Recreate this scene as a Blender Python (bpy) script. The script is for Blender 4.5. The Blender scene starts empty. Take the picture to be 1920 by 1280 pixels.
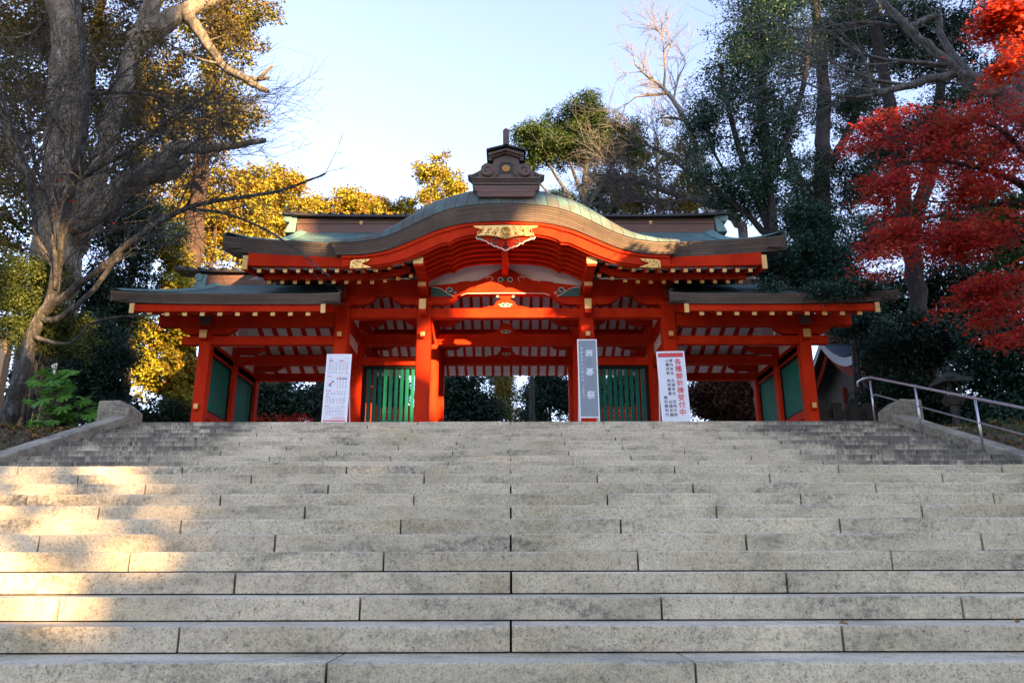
import bpy, bmesh, math, random
import numpy as np
from mathutils import Matrix, Vector

scene = bpy.context.scene
COL = scene.collection
R = math.radians

# ------------------------------------------------------------------ camera
F_PX = 1493.3                      # focal length in pixels of the 1920 px wide photograph (28 mm lens)
ZC = 1.4375                        # eye height above the approach
PITCH, YAW, ROLL = 16.5, -0.115, -0.12
CAM_M = Matrix.Rotation(R(YAW), 4, 'Z') @ Matrix.Rotation(R(90 + PITCH), 4, 'X') @ Matrix.Rotation(R(ROLL), 4, 'Z')
cam_data = bpy.data.cameras.new('camera')
cam_data.lens = 28.0; cam_data.sensor_width = 36.0
cam_data.clip_start = 0.1; cam_data.clip_end = 3000
cam = bpy.data.objects.new('camera', cam_data); COL.objects.link(cam)
cam.matrix_world = Matrix.Translation((0, 0, ZC)) @ CAM_M
scene.camera = cam

# ------------------------------------------------------------------ sun and sky
SUN = Vector((0.606, -0.768, 0.205)).normalized()      # towards the sun: low, behind the viewer's right shoulder
world = bpy.data.worlds.new('World'); scene.world = world
world.use_nodes = True
wn = world.node_tree; wn.nodes.clear()
sky = wn.nodes.new('ShaderNodeTexSky'); sky.sky_type = 'NISHITA'; sky.sun_disc = False
sky.sun_elevation = math.asin(SUN.z)
sky.sun_rotation = math.atan2(SUN.x, SUN.y)
sky.air_density = 1.0; sky.dust_density = .5; sky.ozone_density = 2.2
bg = wn.nodes.new('ShaderNodeBackground'); bg.inputs['Strength'].default_value = 0.105
wo = wn.nodes.new('ShaderNodeOutputWorld')
hs = wn.nodes.new('ShaderNodeHueSaturation'); hs.inputs['Saturation'].default_value = .78     # the pale, hazy air of a winter morning
tn = wn.nodes.new('ShaderNodeMix'); tn.data_type = 'RGBA'; tn.blend_type = 'MULTIPLY'; tn.inputs[0].default_value = 1.0; tn.inputs[7].default_value = (1.0, .905, 1.02, 1)
wn.links.new(sky.outputs[0], hs.inputs['Color']); wn.links.new(hs.outputs[0], tn.inputs[6]); wn.links.new(tn.outputs[2], bg.inputs[0]); wn.links.new(bg.outputs[0], wo.inputs[0])
sl = bpy.data.lights.new('sun', 'SUN'); sl.energy = 5.0; sl.angle = R(0.5); sl.color = (1.0, 0.61, 0.27)
so = bpy.data.objects.new('sun', sl); COL.objects.link(so)
so.rotation_euler = SUN.to_track_quat('Z', 'Y').to_euler(); so.location = (40, -80, 40)
scene.view_settings.view_transform = 'Standard'; scene.view_settings.look = 'None'
scene.view_settings.gamma = 1.0; scene.view_settings.exposure = 2.75
scene.cycles.max_bounces = 8; scene.cycles.diffuse_bounces = 4; scene.cycles.transparent_max_bounces = 4

# ------------------------------------------------------------------ helpers
def at(px, py, Y):
    """point of the place seen at a pixel of the 1920x1280 photograph, in the vertical plane y = Y"""
    d = CAM_M.to_3x3() @ Vector(((px - 960) / F_PX, (640 - py) / F_PX, -1.0))
    t = Y / d.y
    return Vector((d.x * t, Y, d.z * t + ZC))
def zat(py, Y): return at(947, py, Y).z
def mpp(py, Y):
    return (at(948, py, Y) - at(947, py, Y)).length

OFF = {}
class MB:
    def __init__(s): s.v = []; s.f = []; s.uv = None
    def add(s, vs, fs):
        n = len(s.v); s.v += [tuple(p) for p in vs]; s.f += [tuple(i + n for i in q) for q in fs]; return s
    def box(s, x0, x1, y0, y1, z0, z1):
        x0, x1 = min(x0, x1), max(x0, x1); y0, y1 = min(y0, y1), max(y0, y1); z0, z1 = min(z0, z1), max(z0, z1)
        return s.add([(x0,y0,z0),(x1,y0,z0),(x1,y1,z0),(x0,y1,z0),(x0,y0,z1),(x1,y0,z1),(x1,y1,z1),(x0,y1,z1)],
                     [(0,3,2,1),(4,5,6,7),(0,1,5,4),(1,2,6,5),(2,3,7,6),(3,0,4,7)])
    def prism_y(s, pts, y0, y1):
        """outline in x,z (counter-clockwise seen from the front) given depth along y"""
        a = sum(pts[i][0]*pts[(i+1)%len(pts)][1]-pts[(i+1)%len(pts)][0]*pts[i][1] for i in range(len(pts)))
        if a < 0: pts = pts[::-1]
        n = len(pts)
        vs = [(x, y0, z) for x, z in pts] + [(x, y1, z) for x, z in pts]
        fs = [tuple(range(n)), tuple(range(2*n-1, n-1, -1))] + [(i, i+n, (i+1)%n+n, (i+1)%n) for i in range(n)]
        return s.add(vs, fs)
    def prism_x(s, pts, x0, x1):
        """outline in y,z given width along x"""
        a = sum(pts[i][0]*pts[(i+1)%len(pts)][1]-pts[(i+1)%len(pts)][0]*pts[i][1] for i in range(len(pts)))
        if a < 0: pts = pts[::-1]
        n = len(pts)
        vs = [(x0, y, z) for y, z in pts] + [(x1, y, z) for y, z in pts]
        fs = [tuple(range(n-1, -1, -1)), tuple(range(n, 2*n))] + [(i, (i+1)%n, (i+1)%n+n, i+n) for i in range(n)]
        return s.add(vs, fs)
    def bar(s, a, b, w, h):
        """straight bar of square section from a to b (w across, h upwards)"""
        a = Vector(a); b = Vector(b); d = (b - a).normalized()
        side = d.cross(Vector((0, 0, 1)))
        side = side.normalized() if side.length > 1e-4 else Vector((1, 0, 0))
        up = side.cross(d).normalized()
        c = [(-w/2, -h/2), (w/2, -h/2), (w/2, h/2), (-w/2, h/2)]
        vs = [a + side*i + up*j for i, j in c] + [b + side*i + up*j for i, j in c]
        return s.add(vs, [(0,1,2,3), (7,6,5,4), (0,4,5,1), (1,5,6,2), (2,6,7,3), (3,7,4,0)])
    def tube(s, pts, rad, n=8, cap=True):
        P = [Vector(p) for p in pts]; m = len(P)
        if not hasattr(rad, '__len__'): rad = [rad]*m
        ref = None; vs = []
        for i in range(m):
            d = (P[min(i+1, m-1)] - P[max(i-1, 0)])
            d = d.normalized() if d.length > 1e-9 else Vector((0, 0, 1))
            if ref is None: ref = Vector((1, 0, 0)) if abs(d.x) < .8 else Vector((0, 1, 0))
            u = (ref - d*ref.dot(d))
            if u.length < 1e-5: u = d.orthogonal()
            u.normalize(); w = d.cross(u); ref = u
            for k in range(n):
                t = 2*math.pi*k/n; vs.append(P[i] + u*(math.cos(t)*rad[i]) + w*(math.sin(t)*rad[i]))
        fs = [(i*n+k, i*n+(k+1)%n, (i+1)*n+(k+1)%n, (i+1)*n+k) for i in range(m-1) for k in range(n)]
        if cap: fs += [tuple(range(n-1, -1, -1)), tuple(range((m-1)*n, m*n))]
        return s.add(vs, fs)
    def lathe(s, prof, cx, cy, n=20):
        """profile of (radius, z) turned about a vertical axis"""
        m = len(prof)
        vs = [(cx+r*math.cos(2*math.pi*k/n), cy+r*math.sin(2*math.pi*k/n), z) for r, z in prof for k in range(n)]
        fs = [(i*n+k, i*n+(k+1)%n, (i+1)*n+(k+1)%n, (i+1)*n+k) for i in range(m-1) for k in range(n)]
        fs += [tuple(range(n-1, -1, -1)), tuple(range((m-1)*n, m*n))]
        return s.add(vs, fs)
    def disc_y(s, cx, cz, y0, y1, r, n=20):
        return s.prism_y([(cx+r*math.cos(2*math.pi*k/n), cz+r*math.sin(2*math.pi*k/n)) for k in range(n)], y0, y1)
    def ring_y(s, cx, cz, y, r, t, n=20):
        return s.tube([(cx+r*math.cos(2*math.pi*k/n), y, cz+r*math.sin(2*math.pi*k/n)) for k in range(n+1)], t, 6, False)
    def sheet(s, P, close=False):
        """grid of points [n][m][3] as quads"""
        n = len(P); m = len(P[0])
        vs = [P[i][j] for i in range(n) for j in range(m)]
        fs = [(i*m+j, (i+1)*m+j, (i+1)*m+j+1, i*m+j+1) for i in range(n-1) for j in range(m-1)]
        return s.add(vs, fs)
    def build(s, name, mat, parent=None, bevel=0, smooth=False, loc=None, segs=2):
        me = bpy.data.meshes.new(name)
        if parent is not None: off = OFF[parent.name]
        else: off = Vector(loc) if loc is not None else Vector((0, 0, 0))
        V = np.array(s.v, dtype=np.float64) - np.array(off)
        me.from_pydata(V.tolist(), [], s.f)
        if s.uv is not None:
            l = me.uv_layers.new(name='UVMap')
            idx = np.zeros(len(me.loops), dtype=np.int32); me.loops.foreach_get('vertex_index', idx)
            l.data.foreach_set('uv', np.array(s.uv, dtype=np.float32)[idx].ravel())
        me.materials.append(mat)
        if smooth: me.polygons.foreach_set('use_smooth', [True]*len(me.polygons))
        o = bpy.data.objects.new(name, me); COL.objects.link(o)
        if parent is not None: o.parent = parent
        else: o.location = off
        OFF[o.name] = off
        if bevel:
            b = o.modifiers.new('bevel', 'BEVEL'); b.width = bevel; b.segments = segs; b.limit_method = 'ANGLE'; b.angle_limit = R(40)
            b.harden_normals = False
        return o
def thing(name, label, cat, loc, group=None):
    o = bpy.data.objects.new(name, None); COL.objects.link(o)
    o.location = loc; o.empty_display_size = .3
    o['label'] = label; o['category'] = cat
    if group: o['group'] = group
    OFF[o.name] = Vector(loc)
    return o
def tag(o, label, cat, group=None, kind=None):
    if label: o['label'] = label
    if cat: o['category'] = cat
    if group: o['group'] = group
    if kind: o['kind'] = kind
    return o

# ------------------------------------------------------------------ materials
def newmat(name):
    m = bpy.data.materials.new(name); m.use_nodes = True
    nt = m.node_tree; b = nt.nodes['Principled BSDF']
    return m, nt, b
def N(nt, t, **kw):
    n = nt.nodes.new(t)
    for k, v in kw.items():
        if k in n.inputs.keys(): n.inputs[k].default_value = v
        else: setattr(n, k, v)
    return n
def c4(c): return (c[0], c[1], c[2], 1)
def mixc(nt, fac, a, b, mode='MIX'):
    n = nt.nodes.new('ShaderNodeMix'); n.data_type = 'RGBA'; n.blend_type = mode
    for sock, val in ((0, fac), (6, a), (7, b)):
        if hasattr(val, 'is_output') or isinstance(val, bpy.types.NodeSocket): nt.links.new(val, n.inputs[sock])
        else: n.inputs[sock].default_value = val if sock == 0 else c4(val)
    return n.outputs[2]
def ramp(nt, fac, stops):
    n = nt.nodes.new('ShaderNodeValToRGB')
    e = n.color_ramp.elements
    while len(e) < len(stops): e.new(.5)
    for q, (p, c) in zip(e, stops):
        q.position = p; q.color = c4(c) if hasattr(c, '__len__') else (c, c, c, 1)
    nt.links.new(fac, n.inputs[0]); return n.outputs[0]
def noise(nt, vec, scale, detail=5, rough=.6, stretch=None):
    if stretch:
        mp = nt.nodes.new('ShaderNodeMapping'); mp.inputs['Scale'].default_value = stretch
        nt.links.new(vec, mp.inputs[0]); vec = mp.outputs[0]
    n = N(nt, 'ShaderNodeTexNoise', Scale=scale, Detail=detail, Roughness=rough)
    nt.links.new(vec, n.inputs['Vector']); return n.outputs[0]
def maprange(nt, v, a, b, c=0, d=1, smooth=True):
    n = nt.nodes.new('ShaderNodeMapRange'); n.interpolation_type = 'SMOOTHSTEP' if smooth else 'LINEAR'
    nt.links.new(v, n.inputs[0])
    for i, x in enumerate((a, b, c, d)): n.inputs[i+1].default_value = x
    return n.outputs[0]
def mth(nt, op, a, b=None):
    n = nt.nodes.new('ShaderNodeMath'); n.operation = op
    for i, x in enumerate((a, b)):
        if x is None: continue
        if isinstance(x, bpy.types.NodeSocket): nt.links.new(x, n.inputs[i])
        else: n.inputs[i].default_value = x
    return n.outputs[0]
def bump(nt, b, h, strength=.3, dist=.02):
    n = N(nt, 'ShaderNodeBump', Strength=strength, Distance=dist)
    nt.links.new(h, n.inputs['Height']); nt.links.new(n.outputs[0], b.inputs['Normal'])
def geo(nt): return nt.nodes.new('ShaderNodeNewGeometry')
def pmat(name, col, col2=None, scale=2.5, rough=.55, metal=0., bmp=.0, bscale=40, stretch=None, col3=None, rnd=0, spec=.5):
    m, nt, b = newmat(name); b.inputs['Specular IOR Level'].default_value = spec
    g = geo(nt); pos = g.outputs['Position']
    b.inputs['Roughness'].default_value = rough; b.inputs['Metallic'].default_value = metal
    if col2 is not None:
        nz = noise(nt, pos, scale, 6, .62, stretch)
        out = ramp(nt, nz, [(.32, col), (.68, col2)] if col3 is None else [(.3, col), (.5, col2), (.7, col3)])
        if rnd:
            k = maprange(nt, g.outputs['Random Per Island'], 0, 1, 1-rnd, 1+rnd, False)
            mm = N(nt, 'ShaderNodeVectorMath', operation='SCALE'); nt.links.new(out, mm.inputs[0]); nt.links.new(k, mm.inputs['Scale']); out = mm.outputs[0]
        nt.links.new(out, b.inputs['Base Color'])
    else: b.inputs['Base Color'].default_value = c4(col)
    if bmp: bump(nt, b, noise(nt, pos, bscale, 5, .6, stretch), bmp, .01)
    return m

M = {}
M['red'] = pmat('vermilion_paint', (.37,.0155,.003), (.48,.023,.0028), 1.9, .68, 0, .10, 40, (1,1,.5), (.56,.033,.0035), spec=.10)
M['red_dark'] = pmat('dark_dull_red_paint', (.13,.012,.006), (.17,.018,.008), 2, .8, spec=.1)  # darker, duller red than the gate, for the small shrine
M['red_dull'] = pmat('vermilion_plank_paint', (.36,.018,.003), (.44,.024,.004), 1.8, .7, 0, .08, 50, spec=.10)
M['white'] = pmat('white_plaster', (.78,.77,.75), (.85,.84,.82), 1.2, .8, 0, .05, 30)
M['green'] = pmat('green_lattice_paint', (.004,.12,.085), (.006,.15,.105), 3, .6, spec=.15)
M['green_dark'] = pmat('dark_green_paint', (.006,.07,.055), (.008,.09,.07), 3, .5)
M['black'] = pmat('black_lacquer', (.006,.006,.007), (.010,.010,.010), 3, .6, spec=.15)
M['gold'] = pmat('gilt_metal', (.80,.50,.16), (.62,.36,.10), 9, .36, .85, .25, 45)
M['goldcap'] = pmat('gilt_end_cap', (.72,.46,.16), (.62,.39,.13), 6, .5, .35, .05, 60)
M['cream'] = pmat('cream_line_paint', (.72,.68,.56), (.66,.62,.5), 4, .6)
M['bronze'] = pmat('dark_bronze_copper', (.045,.032,.024), (.085,.056,.039), 3.0, .5, .1, .12, 30, None, (.115,.066,.044))
M['ridge_brown'] = pmat('brown_copper_sheet', (.10,.054,.037), (.14,.074,.049), 2.2, .5, .25, .1, 20, (.4,3,3))
M['ridge_dark'] = pmat('black_ridge_copper', (.018,.016,.015), (.035,.03,.028), 3, .5, .2)
M['verdigris'] = pmat('verdigris_copper', (.08,.18,.165), (.15,.27,.24), 3, .6, .1, .08, 20)
M['steel'] = pmat('brushed_steel', (.42,.42,.44), (.5,.5,.52), 8, .34, .9)
M['signwhite'] = pmat('white_sign_board', (.72,.74,.78), (.76,.78,.81), 1, .45)
M['framewhite'] = pmat('white_sign_frame', (.82,.82,.83), (.86,.86,.87), 2, .35)
M['signgrey'] = pmat('grey_painted_board', (.20,.245,.275), (.25,.295,.325), 3, .6, 0, 0, 30, (6,6,.7))
M['signred'] = pmat('red_print', (.62,.055,.065), (.66,.075,.08), 3, .5)
M['signblue'] = pmat('navy_print', (.025,.03,.12), (.03,.035,.15), 3, .5)
M['signink'] = pmat('black_print', (.03,.03,.035), (.045,.045,.05), 3, .5)
M['signpale'] = pmat('grey_print', (.22,.22,.25), (.30,.30,.33), 60, .5)
M['chalk'] = pmat('white_brush_paint', (.62,.68,.74), (.70,.75,.80), 20, .7)
M['wood_dark'] = pmat('dark_weathered_wood', (.022,.018,.014), (.05,.04,.03), 6, .85, 0, .3, 30, (6,6,1))

def uv_copper(name, c1, c2, c3, pitch, line, lw=.06, horiz=None, metal=.2, lstr=(.25,)*3, msz=.007):
    """sheet copper laid in courses: u runs along the edge, v across it"""
    m, nt, b = newmat(name)
    uv = nt.nodes.new('ShaderNodeUVMap'); uv.uv_map = 'UVMap'
    pos = geo(nt).outputs['Position']
    nz = noise(nt, pos, 1.6, 7, .65)
    col = ramp(nt, nz, [(.3, c1), (.5, c2), (.7, c3)])
    sep = nt.nodes.new('ShaderNodeSeparateXYZ'); nt.links.new(uv.outputs[0], sep.inputs[0])
    hs = None
    if pitch:
        q = mth(nt, 'DIVIDE', sep.outputs[0], pitch)
        fl = mth(nt, 'FLOOR', q)
        wn_ = N(nt, 'ShaderNodeTexWhiteNoise', noise_dimensions='1D'); nt.links.new(fl, wn_.inputs['W'])
        col = mixc(nt, mth(nt, 'MULTIPLY', wn_.outputs[0], .65), col, c1)
        ln = mth(nt, 'LESS_THAN', mth(nt, 'FRACT', q), lw); hs = ln
        col = mixc(nt, mth(nt, 'MULTIPLY', ln, .8), col, line)
    if horiz:
        bk = N(nt, 'ShaderNodeTexBrick', **{'Scale': 1.0, 'Mortar Size': msz, 'Brick Width': horiz[0], 'Row Height': horiz[1], 'Mortar Smooth': .2, 'Bias': 0.})
        bk.inputs['Color1'].default_value = (.82,)*3+(1,); bk.inputs['Color2'].default_value = (1.15,)*3+(1,); bk.inputs['Mortar'].default_value = lstr + (1,)
        nt.links.new(uv.outputs[0], bk.inputs['Vector'])
        col = mixc(nt, 1.0, col, bk.outputs[0], 'MULTIPLY')
        hs = bk.outputs[1] if hs is None else hs
    nt.links.new(col, b.inputs['Base Color'])
    b.inputs['Roughness'].default_value = .62; b.inputs['Metallic'].default_value = metal; b.inputs['Specular IOR Level'].default_value = .3
    if hs is not None: bump(nt, b, mth(nt, 'MULTIPLY', hs, -1.), .6, .012)
    return m
M['eave_edge'] = uv_copper('layered_copper_shingle_edge', (.075,.056,.042), (.105,.078,.058), (.135,.098,.072), None, None, 0, (1.3,.062), .05, (.36,)*3, .006)
M['roof_green'] = uv_copper('patinated_copper_roof', (.055,.095,.11), (.085,.165,.155), (.15,.26,.225), None, None, 0, (.9,.16), .05, (.4,)*3, .016)
M['verge'] = uv_copper('copper_verge_sheets', (.10,.072,.056), (.075,.145,.145), (.125,.245,.225), .29, (.025,.03,.03), .075, None, .1)

def granite(name, stained=1):
    m, nt, b = newmat(name)
    g = geo(nt); pos = g.outputs['Position']
    sep = nt.nodes.new('ShaderNodeSeparateXYZ'); nt.links.new(pos, sep.inputs[0])
    base = ramp(nt, noise(nt, pos, .9, 5, .6), [(.3, (.46,.395,.25)), (.5, (.56,.49,.35)), (.7, (.64,.56,.385))])
    k = maprange(nt, g.outputs['Random Per Island'], 0, 1, .91, 1.07, False)
    vm = N(nt, 'ShaderNodeVectorMath', operation='SCALE'); nt.links.new(base, vm.inputs[0]); nt.links.new(k, vm.inputs['Scale']); base = vm.outputs[0]
    # grain of the granite
    sp = noise(nt, pos, 85, 3, .7)
    base = mixc(nt, 1., base, ramp(nt, sp, [(.31, .25), (.42, .88), (.6, 1.08), (.75, 1.25)]), 'MULTIPLY')
    sp2 = noise(nt, pos, 30, 4, .75)
    base = mixc(nt, 1., base, ramp(nt, sp2, [(.30, .42), (.42, .92), (.65, 1.12)]), 'MULTIPLY')
    # lichen and soot: patches on every flight
    bl = noise(nt, pos, 1.3, 8, .72, (.6, 1, 2.0)); bm = noise(nt, pos, 24, 5, .8)
    f = mth(nt, 'MULTIPLY', maprange(nt, bl, .49, .66), maprange(nt, bm, .38, .60))
    base = mixc(nt, mth(nt, 'MULTIPLY', f, .85), base, (.085,.088,.078))
    base = mixc(nt, 1., base, ramp(nt, noise(nt, pos, 3.2, 7, .75, (.8, 1, 1.6)), [(.30, .62), (.50, 1.0), (.7, 1.1)]), 'MULTIPLY')
    if stained == 2:
        ms = mth(nt, 'MULTIPLY', maprange(nt, noise(nt, pos, 1.6, 8, .75), .40, .62), maprange(nt, noise(nt, pos, 15, 6, .8), .36, .60))
        base = mixc(nt, 1., base, (.62, .63, .64), 'MULTIPLY')
        base = mixc(nt, mth(nt, 'MULTIPLY', ms, .85), base, (.06,.062,.055))
    if stained == 1:
        # black run-off streaks at both ends of the upper flight
        ax = mth(nt, 'ABSOLUTE', sep.outputs[0])
        en = mth(nt, 'ADD', ax, mth(nt, 'MULTIPLY', mth(nt, 'SUBTRACT', noise(nt, pos, .55, 4, .6), .5), 5.0))
        e = maprange(nt, en, 4.3, 5.6)
        up = maprange(nt, sep.outputs[1], 10.6, 11.3)
        st = mth(nt, 'ADD', mth(nt, 'MULTIPLY', noise(nt, pos, 1.0, 8, .78, (2.2, 1.4, 1.0)), .65), mth(nt, 'MULTIPLY', noise(nt, pos, 1.0, 6, .8, (24, .9, .9)), .35))
        fr = mth(nt, 'FRACT', mth(nt, 'DIVIDE', mth(nt, 'SUBTRACT', sep.outputs[2], .004), .1475))      # run-off starts under each nosing
        st = mth(nt, 'ADD', st, mth(nt, 'MULTIPLY', mth(nt, 'SUBTRACT', fr, .45), .10))
        w = mth(nt, 'MULTIPLY', mth(nt, 'MULTIPLY', e, up), maprange(nt, st, .40, .57))
        base = mixc(nt, mth(nt, 'MULTIPLY', w, .82), base, (.048,.047,.043))
    nt.links.new(base, b.inputs['Base Color'])
    b.inputs['Roughness'].default_value = .85
    bump(nt, b, mth(nt, 'ADD', mth(nt, 'MULTIPLY', sp, .5), sp2), .35, .012)
    return m
M['granite'] = granite('granite_step_blocks')
M['granite_old'] = granite('weathered_granite', 2)
M['stone_dark'] = pmat('shade_darkened_stone', (.035,.036,.030), (.075,.075,.065), 4, .95, 0, .4, 25)  # lantern stone, its colour darkened to stand in for the deep shade round it
M['paving'] = pmat('pale_bounce_paving', (.50,.46,.37), (.60,.56,.46), 3, .9, 0, .2, 40)  # kept bright so that it throws light up into the eaves
M['joint'] = pmat('dark_joint', (.02,.02,.018), (.035,.035,.03), 5, .95)

def leafmat(name, cols, trans=.35, scale=.8, rough=.55):
    m, nt, b = newmat(name)
    g = geo(nt)
    big = noise(nt, g.outputs['Position'], scale, 3, .6)
    k = mth(nt, 'ADD', mth(nt, 'MULTIPLY', big, .9), mth(nt, 'MULTIPLY', mth(nt, 'SUBTRACT', g.outputs['Random Per Island'], .5), .55))
    n = len(cols)
    col = ramp(nt, k, [(.15 + .7*i/max(1, n-1), c) for i, c in enumerate(cols)])
    nt.links.new(col, b.inputs['Base Color']); b.inputs['Roughness'].default_value = rough
    b.inputs['Specular IOR Level'].default_value = .3
    t = nt.nodes.new('ShaderNodeBsdfTranslucent')
    nt.links.new(mixc(nt, 1., col, (1.25, 1.2, .7), 'MULTIPLY'), t.inputs[0])
    mx = nt.nodes.new('ShaderNodeMixShader'); mx.inputs[0].default_value = trans
    nt.links.new(b.outputs[0], mx.inputs[1]); nt.links.new(t.outputs[0], mx.inputs[2])
    nt.links.new(mx.outputs[0], nt.nodes['Material Output'].inputs[0])
    return m
# ------------------------------------------------------------------ ground
H, D, LST = .1475, .431, 1.854
ZP = ZC + 2.9875                      # level of the gate precinct
Y1 = 4.29; YL = 10.97; YT = 15.71
def pitch_z(Y):
    """height of the line of step edges"""
    if Y < 1.70: return 0.
    if Y < 9.03: return H*(7 + (Y - Y1)/D)
    if Y < YL: return H*18
    if Y < YT: return H*(19 + (Y - YL)/D)
    return ZP
rg = np.random.default_rng(3)
def ground_z(x, y):
    if y < -2: z = 0.
    elif y < 16.2: z = min(ZP, max(0., (pitch_z(min(y, 16)) - .10)))
    else: z = ZP
    ax = abs(x)
    if ax < 8.0: z = z - .45 if y < 15.6 else z - (.3 if y < 16.4 else 0.03)
    else:
        z += .05*math.sin(x*1.7+y*.9) + .04*math.sin(y*2.3-x*.6) - (.02 if y < 16 else .06)
        if y < 18: z += min(1.0, (ax-8)/14)*.55
    return max(z, -0.02 if ax > 8 else -.45) if y < 16 else z
xs = [-900,-400,-200,-100,-60,-40,-30,-24,-20,-17,-15,-13,-12,-11,-10.4,-9.8,-9.2,-8.6,-8.05,-7.95,-4,0]
xs = xs + [-x for x in xs[:-1]][::-1]
ys = [-900,-400,-200,-100,-60,-30,-15,-8,-4,-2,0,1] + [1.6+.6*i for i in range(27)] + [18,20,24,30,40,60,90,150,300,900]
m, nt, b = newmat('leaf_strewn_earth')
pos = geo(nt).outputs['Position']
c = ramp(nt, noise(nt, pos, 2.2, 8, .7), [(.3,(.035,.028,.016)), (.48,(.075,.055,.025)), (.56,(.06,.07,.02)), (.7,(.13,.075,.03))])
c = mixc(nt, 1., c, ramp(nt, noise(nt, pos, 26, 4, .7), [(.35,.4),(.6,1.2)]), 'MULTIPLY')
nt.links.new(c, b.inputs['Base Color']); b.inputs['Roughness'].default_value = .95
bump(nt, b, noise(nt, pos, 30, 5, .7), .8, .04)
M['earth'] = m
g_ = MB().sheet([[(x, y, ground_z(x, y)) for y in ys] for x in xs])
gr = g_.build('ground', M['earth'], smooth=True); tag(gr, 'leaf strewn earth banks on both sides of the granite stairs', 'ground', kind='structure')
# aprons at stair top and foot; the unseen top one is extended for bounce light
ap = MB().box(-9.5, 9.5, YT+.67, 30.0, ZP-.3, ZP-.004)
pv = ap.build('precinct_paving', M['paving']); tag(pv, 'unseen stone paving at the stair head, brightened to bounce light under the gate', 'paving', kind='structure')
ft = MB().box(-9, 9, -6, 1.68, -.2, .012).build('approach_path', M['granite_old']); tag(ft, 'stone paved approach at the foot of the stairs', 'path', kind='structure')

# ------------------------------------------------------------------ stairs
st = thing('stone_stairway', 'broad two flight granite stairway leading up to the red gate', 'stairs', (0, Y1, 0))
XW = 7.6
rs = random.Random(11)
def step_mesh(y, z, depth, odd):
    mb = MB()
    x = (0 if odd else LST/2) - LST*6
    while x < XW:
        g0, g1 = rs.uniform(.006, .010), rs.uniform(.006, .010); a, b_ = max(x + g0, -XW), min(x + LST - g1, XW)
        if b_ - a > .05:
            j = rs.uniform(-.003, .003); t = rs.uniform(-.0025, .0025); dz = rs.uniform(-.0035, .0015)
            n = max(2, int((b_-a)/.11)); P = []; c0 = rs.uniform(0, 6)
            for i in range(n+1):
                u = i/n; xx = a+(b_-a)*u; y0 = y+j+t*(1-2*u)
                r = .010+.004*math.sin(c0+xx*3.1)+rs.uniform(-.002, .002)       # worn nosing
                if rs.random() < .035: r += rs.uniform(.006, .016)              # a chip
                e = .006 if i in (0, n) else 0                                  # softened end
                w = rs.uniform(-.0012, .0012)
                P.append([(xx, y0+e, z-H+.012), (xx, y0+e+w, z-H*.55), (xx, y0+e+w, z+dz-r*1.15), (xx, y0+e+r*.32, z+dz-r*.34), (xx, y0+e+r, z+dz-e*.6), (xx, y0+depth*.5, z+dz*.5+w), (xx, y+depth, z+.004), (xx, y+depth, z-H+.012)])
            nv = len(mb.v); mb.sheet(P); k = len(P[0])
            mb.f += [tuple(nv+q for q in range(k)), tuple(nv+n*k+q for q in range(k-1, -1, -1))]
        x += LST
    return mb
for k in range(-6, 12):
    y, z = Y1 + D*k, H*(7+k)
    dep = D + .06 if k < 11 else 1.0
    step_mesh(y, z, dep, k % 2 == 1).build('step', M['granite'], st)
land = MB()                                     # landing slabs behind the edge course
yy = 10.04
x = -LST*6
while x < XW:
    a, b_ = max(x+.004, -XW), min(x+LST-.004, XW)
    if b_-a > .05: land.box(a, b_, 10.036, YL+.05, H*18-.2, H*18+.002)
    x += LST
land.build('landing', M['granite'], st, bevel=.006)
for j in range(1, 13):
    y, z = YL + D*(j-1), H*(18+j)
    dep = D + .06 if j < 12 else .62
    step_mesh(y, z, dep, j % 2 == 0).build('step', M['granite'], st)
core = MB().prism_x([(1.75,-.3),(9.03+.08,H*18-.17),(11.0,H*18-.17),(YT+.08,ZP-.17),(YT+.5,ZP-.17),(YT+.5,-.3)], -XW+.03, XW-.03)
core.build('joint_bed', M['joint'], st)

# sloping parapets with their end blocks
for s, lab in ((-1, 'low sloping granite parapet with end block beside the fatsia shrub'),
               (1, 'low sloping granite parapet with end block behind the steel handrail')):
    pr = thing('stair_parapet', lab, 'parapet', (s*7.85, 13.0, 2.6))
    x0, x1 = s*7.62, s*7.88
    c = MB()
    prof = [(1.9,.28),(9.03,H*18+.12),(YL-.2,H*18+.12),(YT-.15,ZP+.09),(YT+.02,ZP+.09)]
    lo = [(a, b-.17) for a, b in prof]
    c.prism_x(prof + lo[::-1], x0-s*.03, x1+s*.03)
    c.build('coping', M['granite_old'], pr, bevel=.015)
    w = MB().prism_x([(a+.0, b-.002) for a, b in lo] + [(YT+.02,1.0),(9,-.3),(1.9,-.3)], x0, x1)
    w.build('side_wall', M['granite_old'], pr)
    e = MB()
    xi, xo = s*7.66, s*8.30
    pts = [(xi,ZP-.35),(xo,ZP-.35),(xo,ZP+.445),(s*7.88,ZP+.46),(xi,ZP+.29)]
    e.prism_y(pts, YT+.024, YT+.66)
    e.build('end_block', M['granite_old'], pr, bevel=.03, segs=3)

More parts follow.
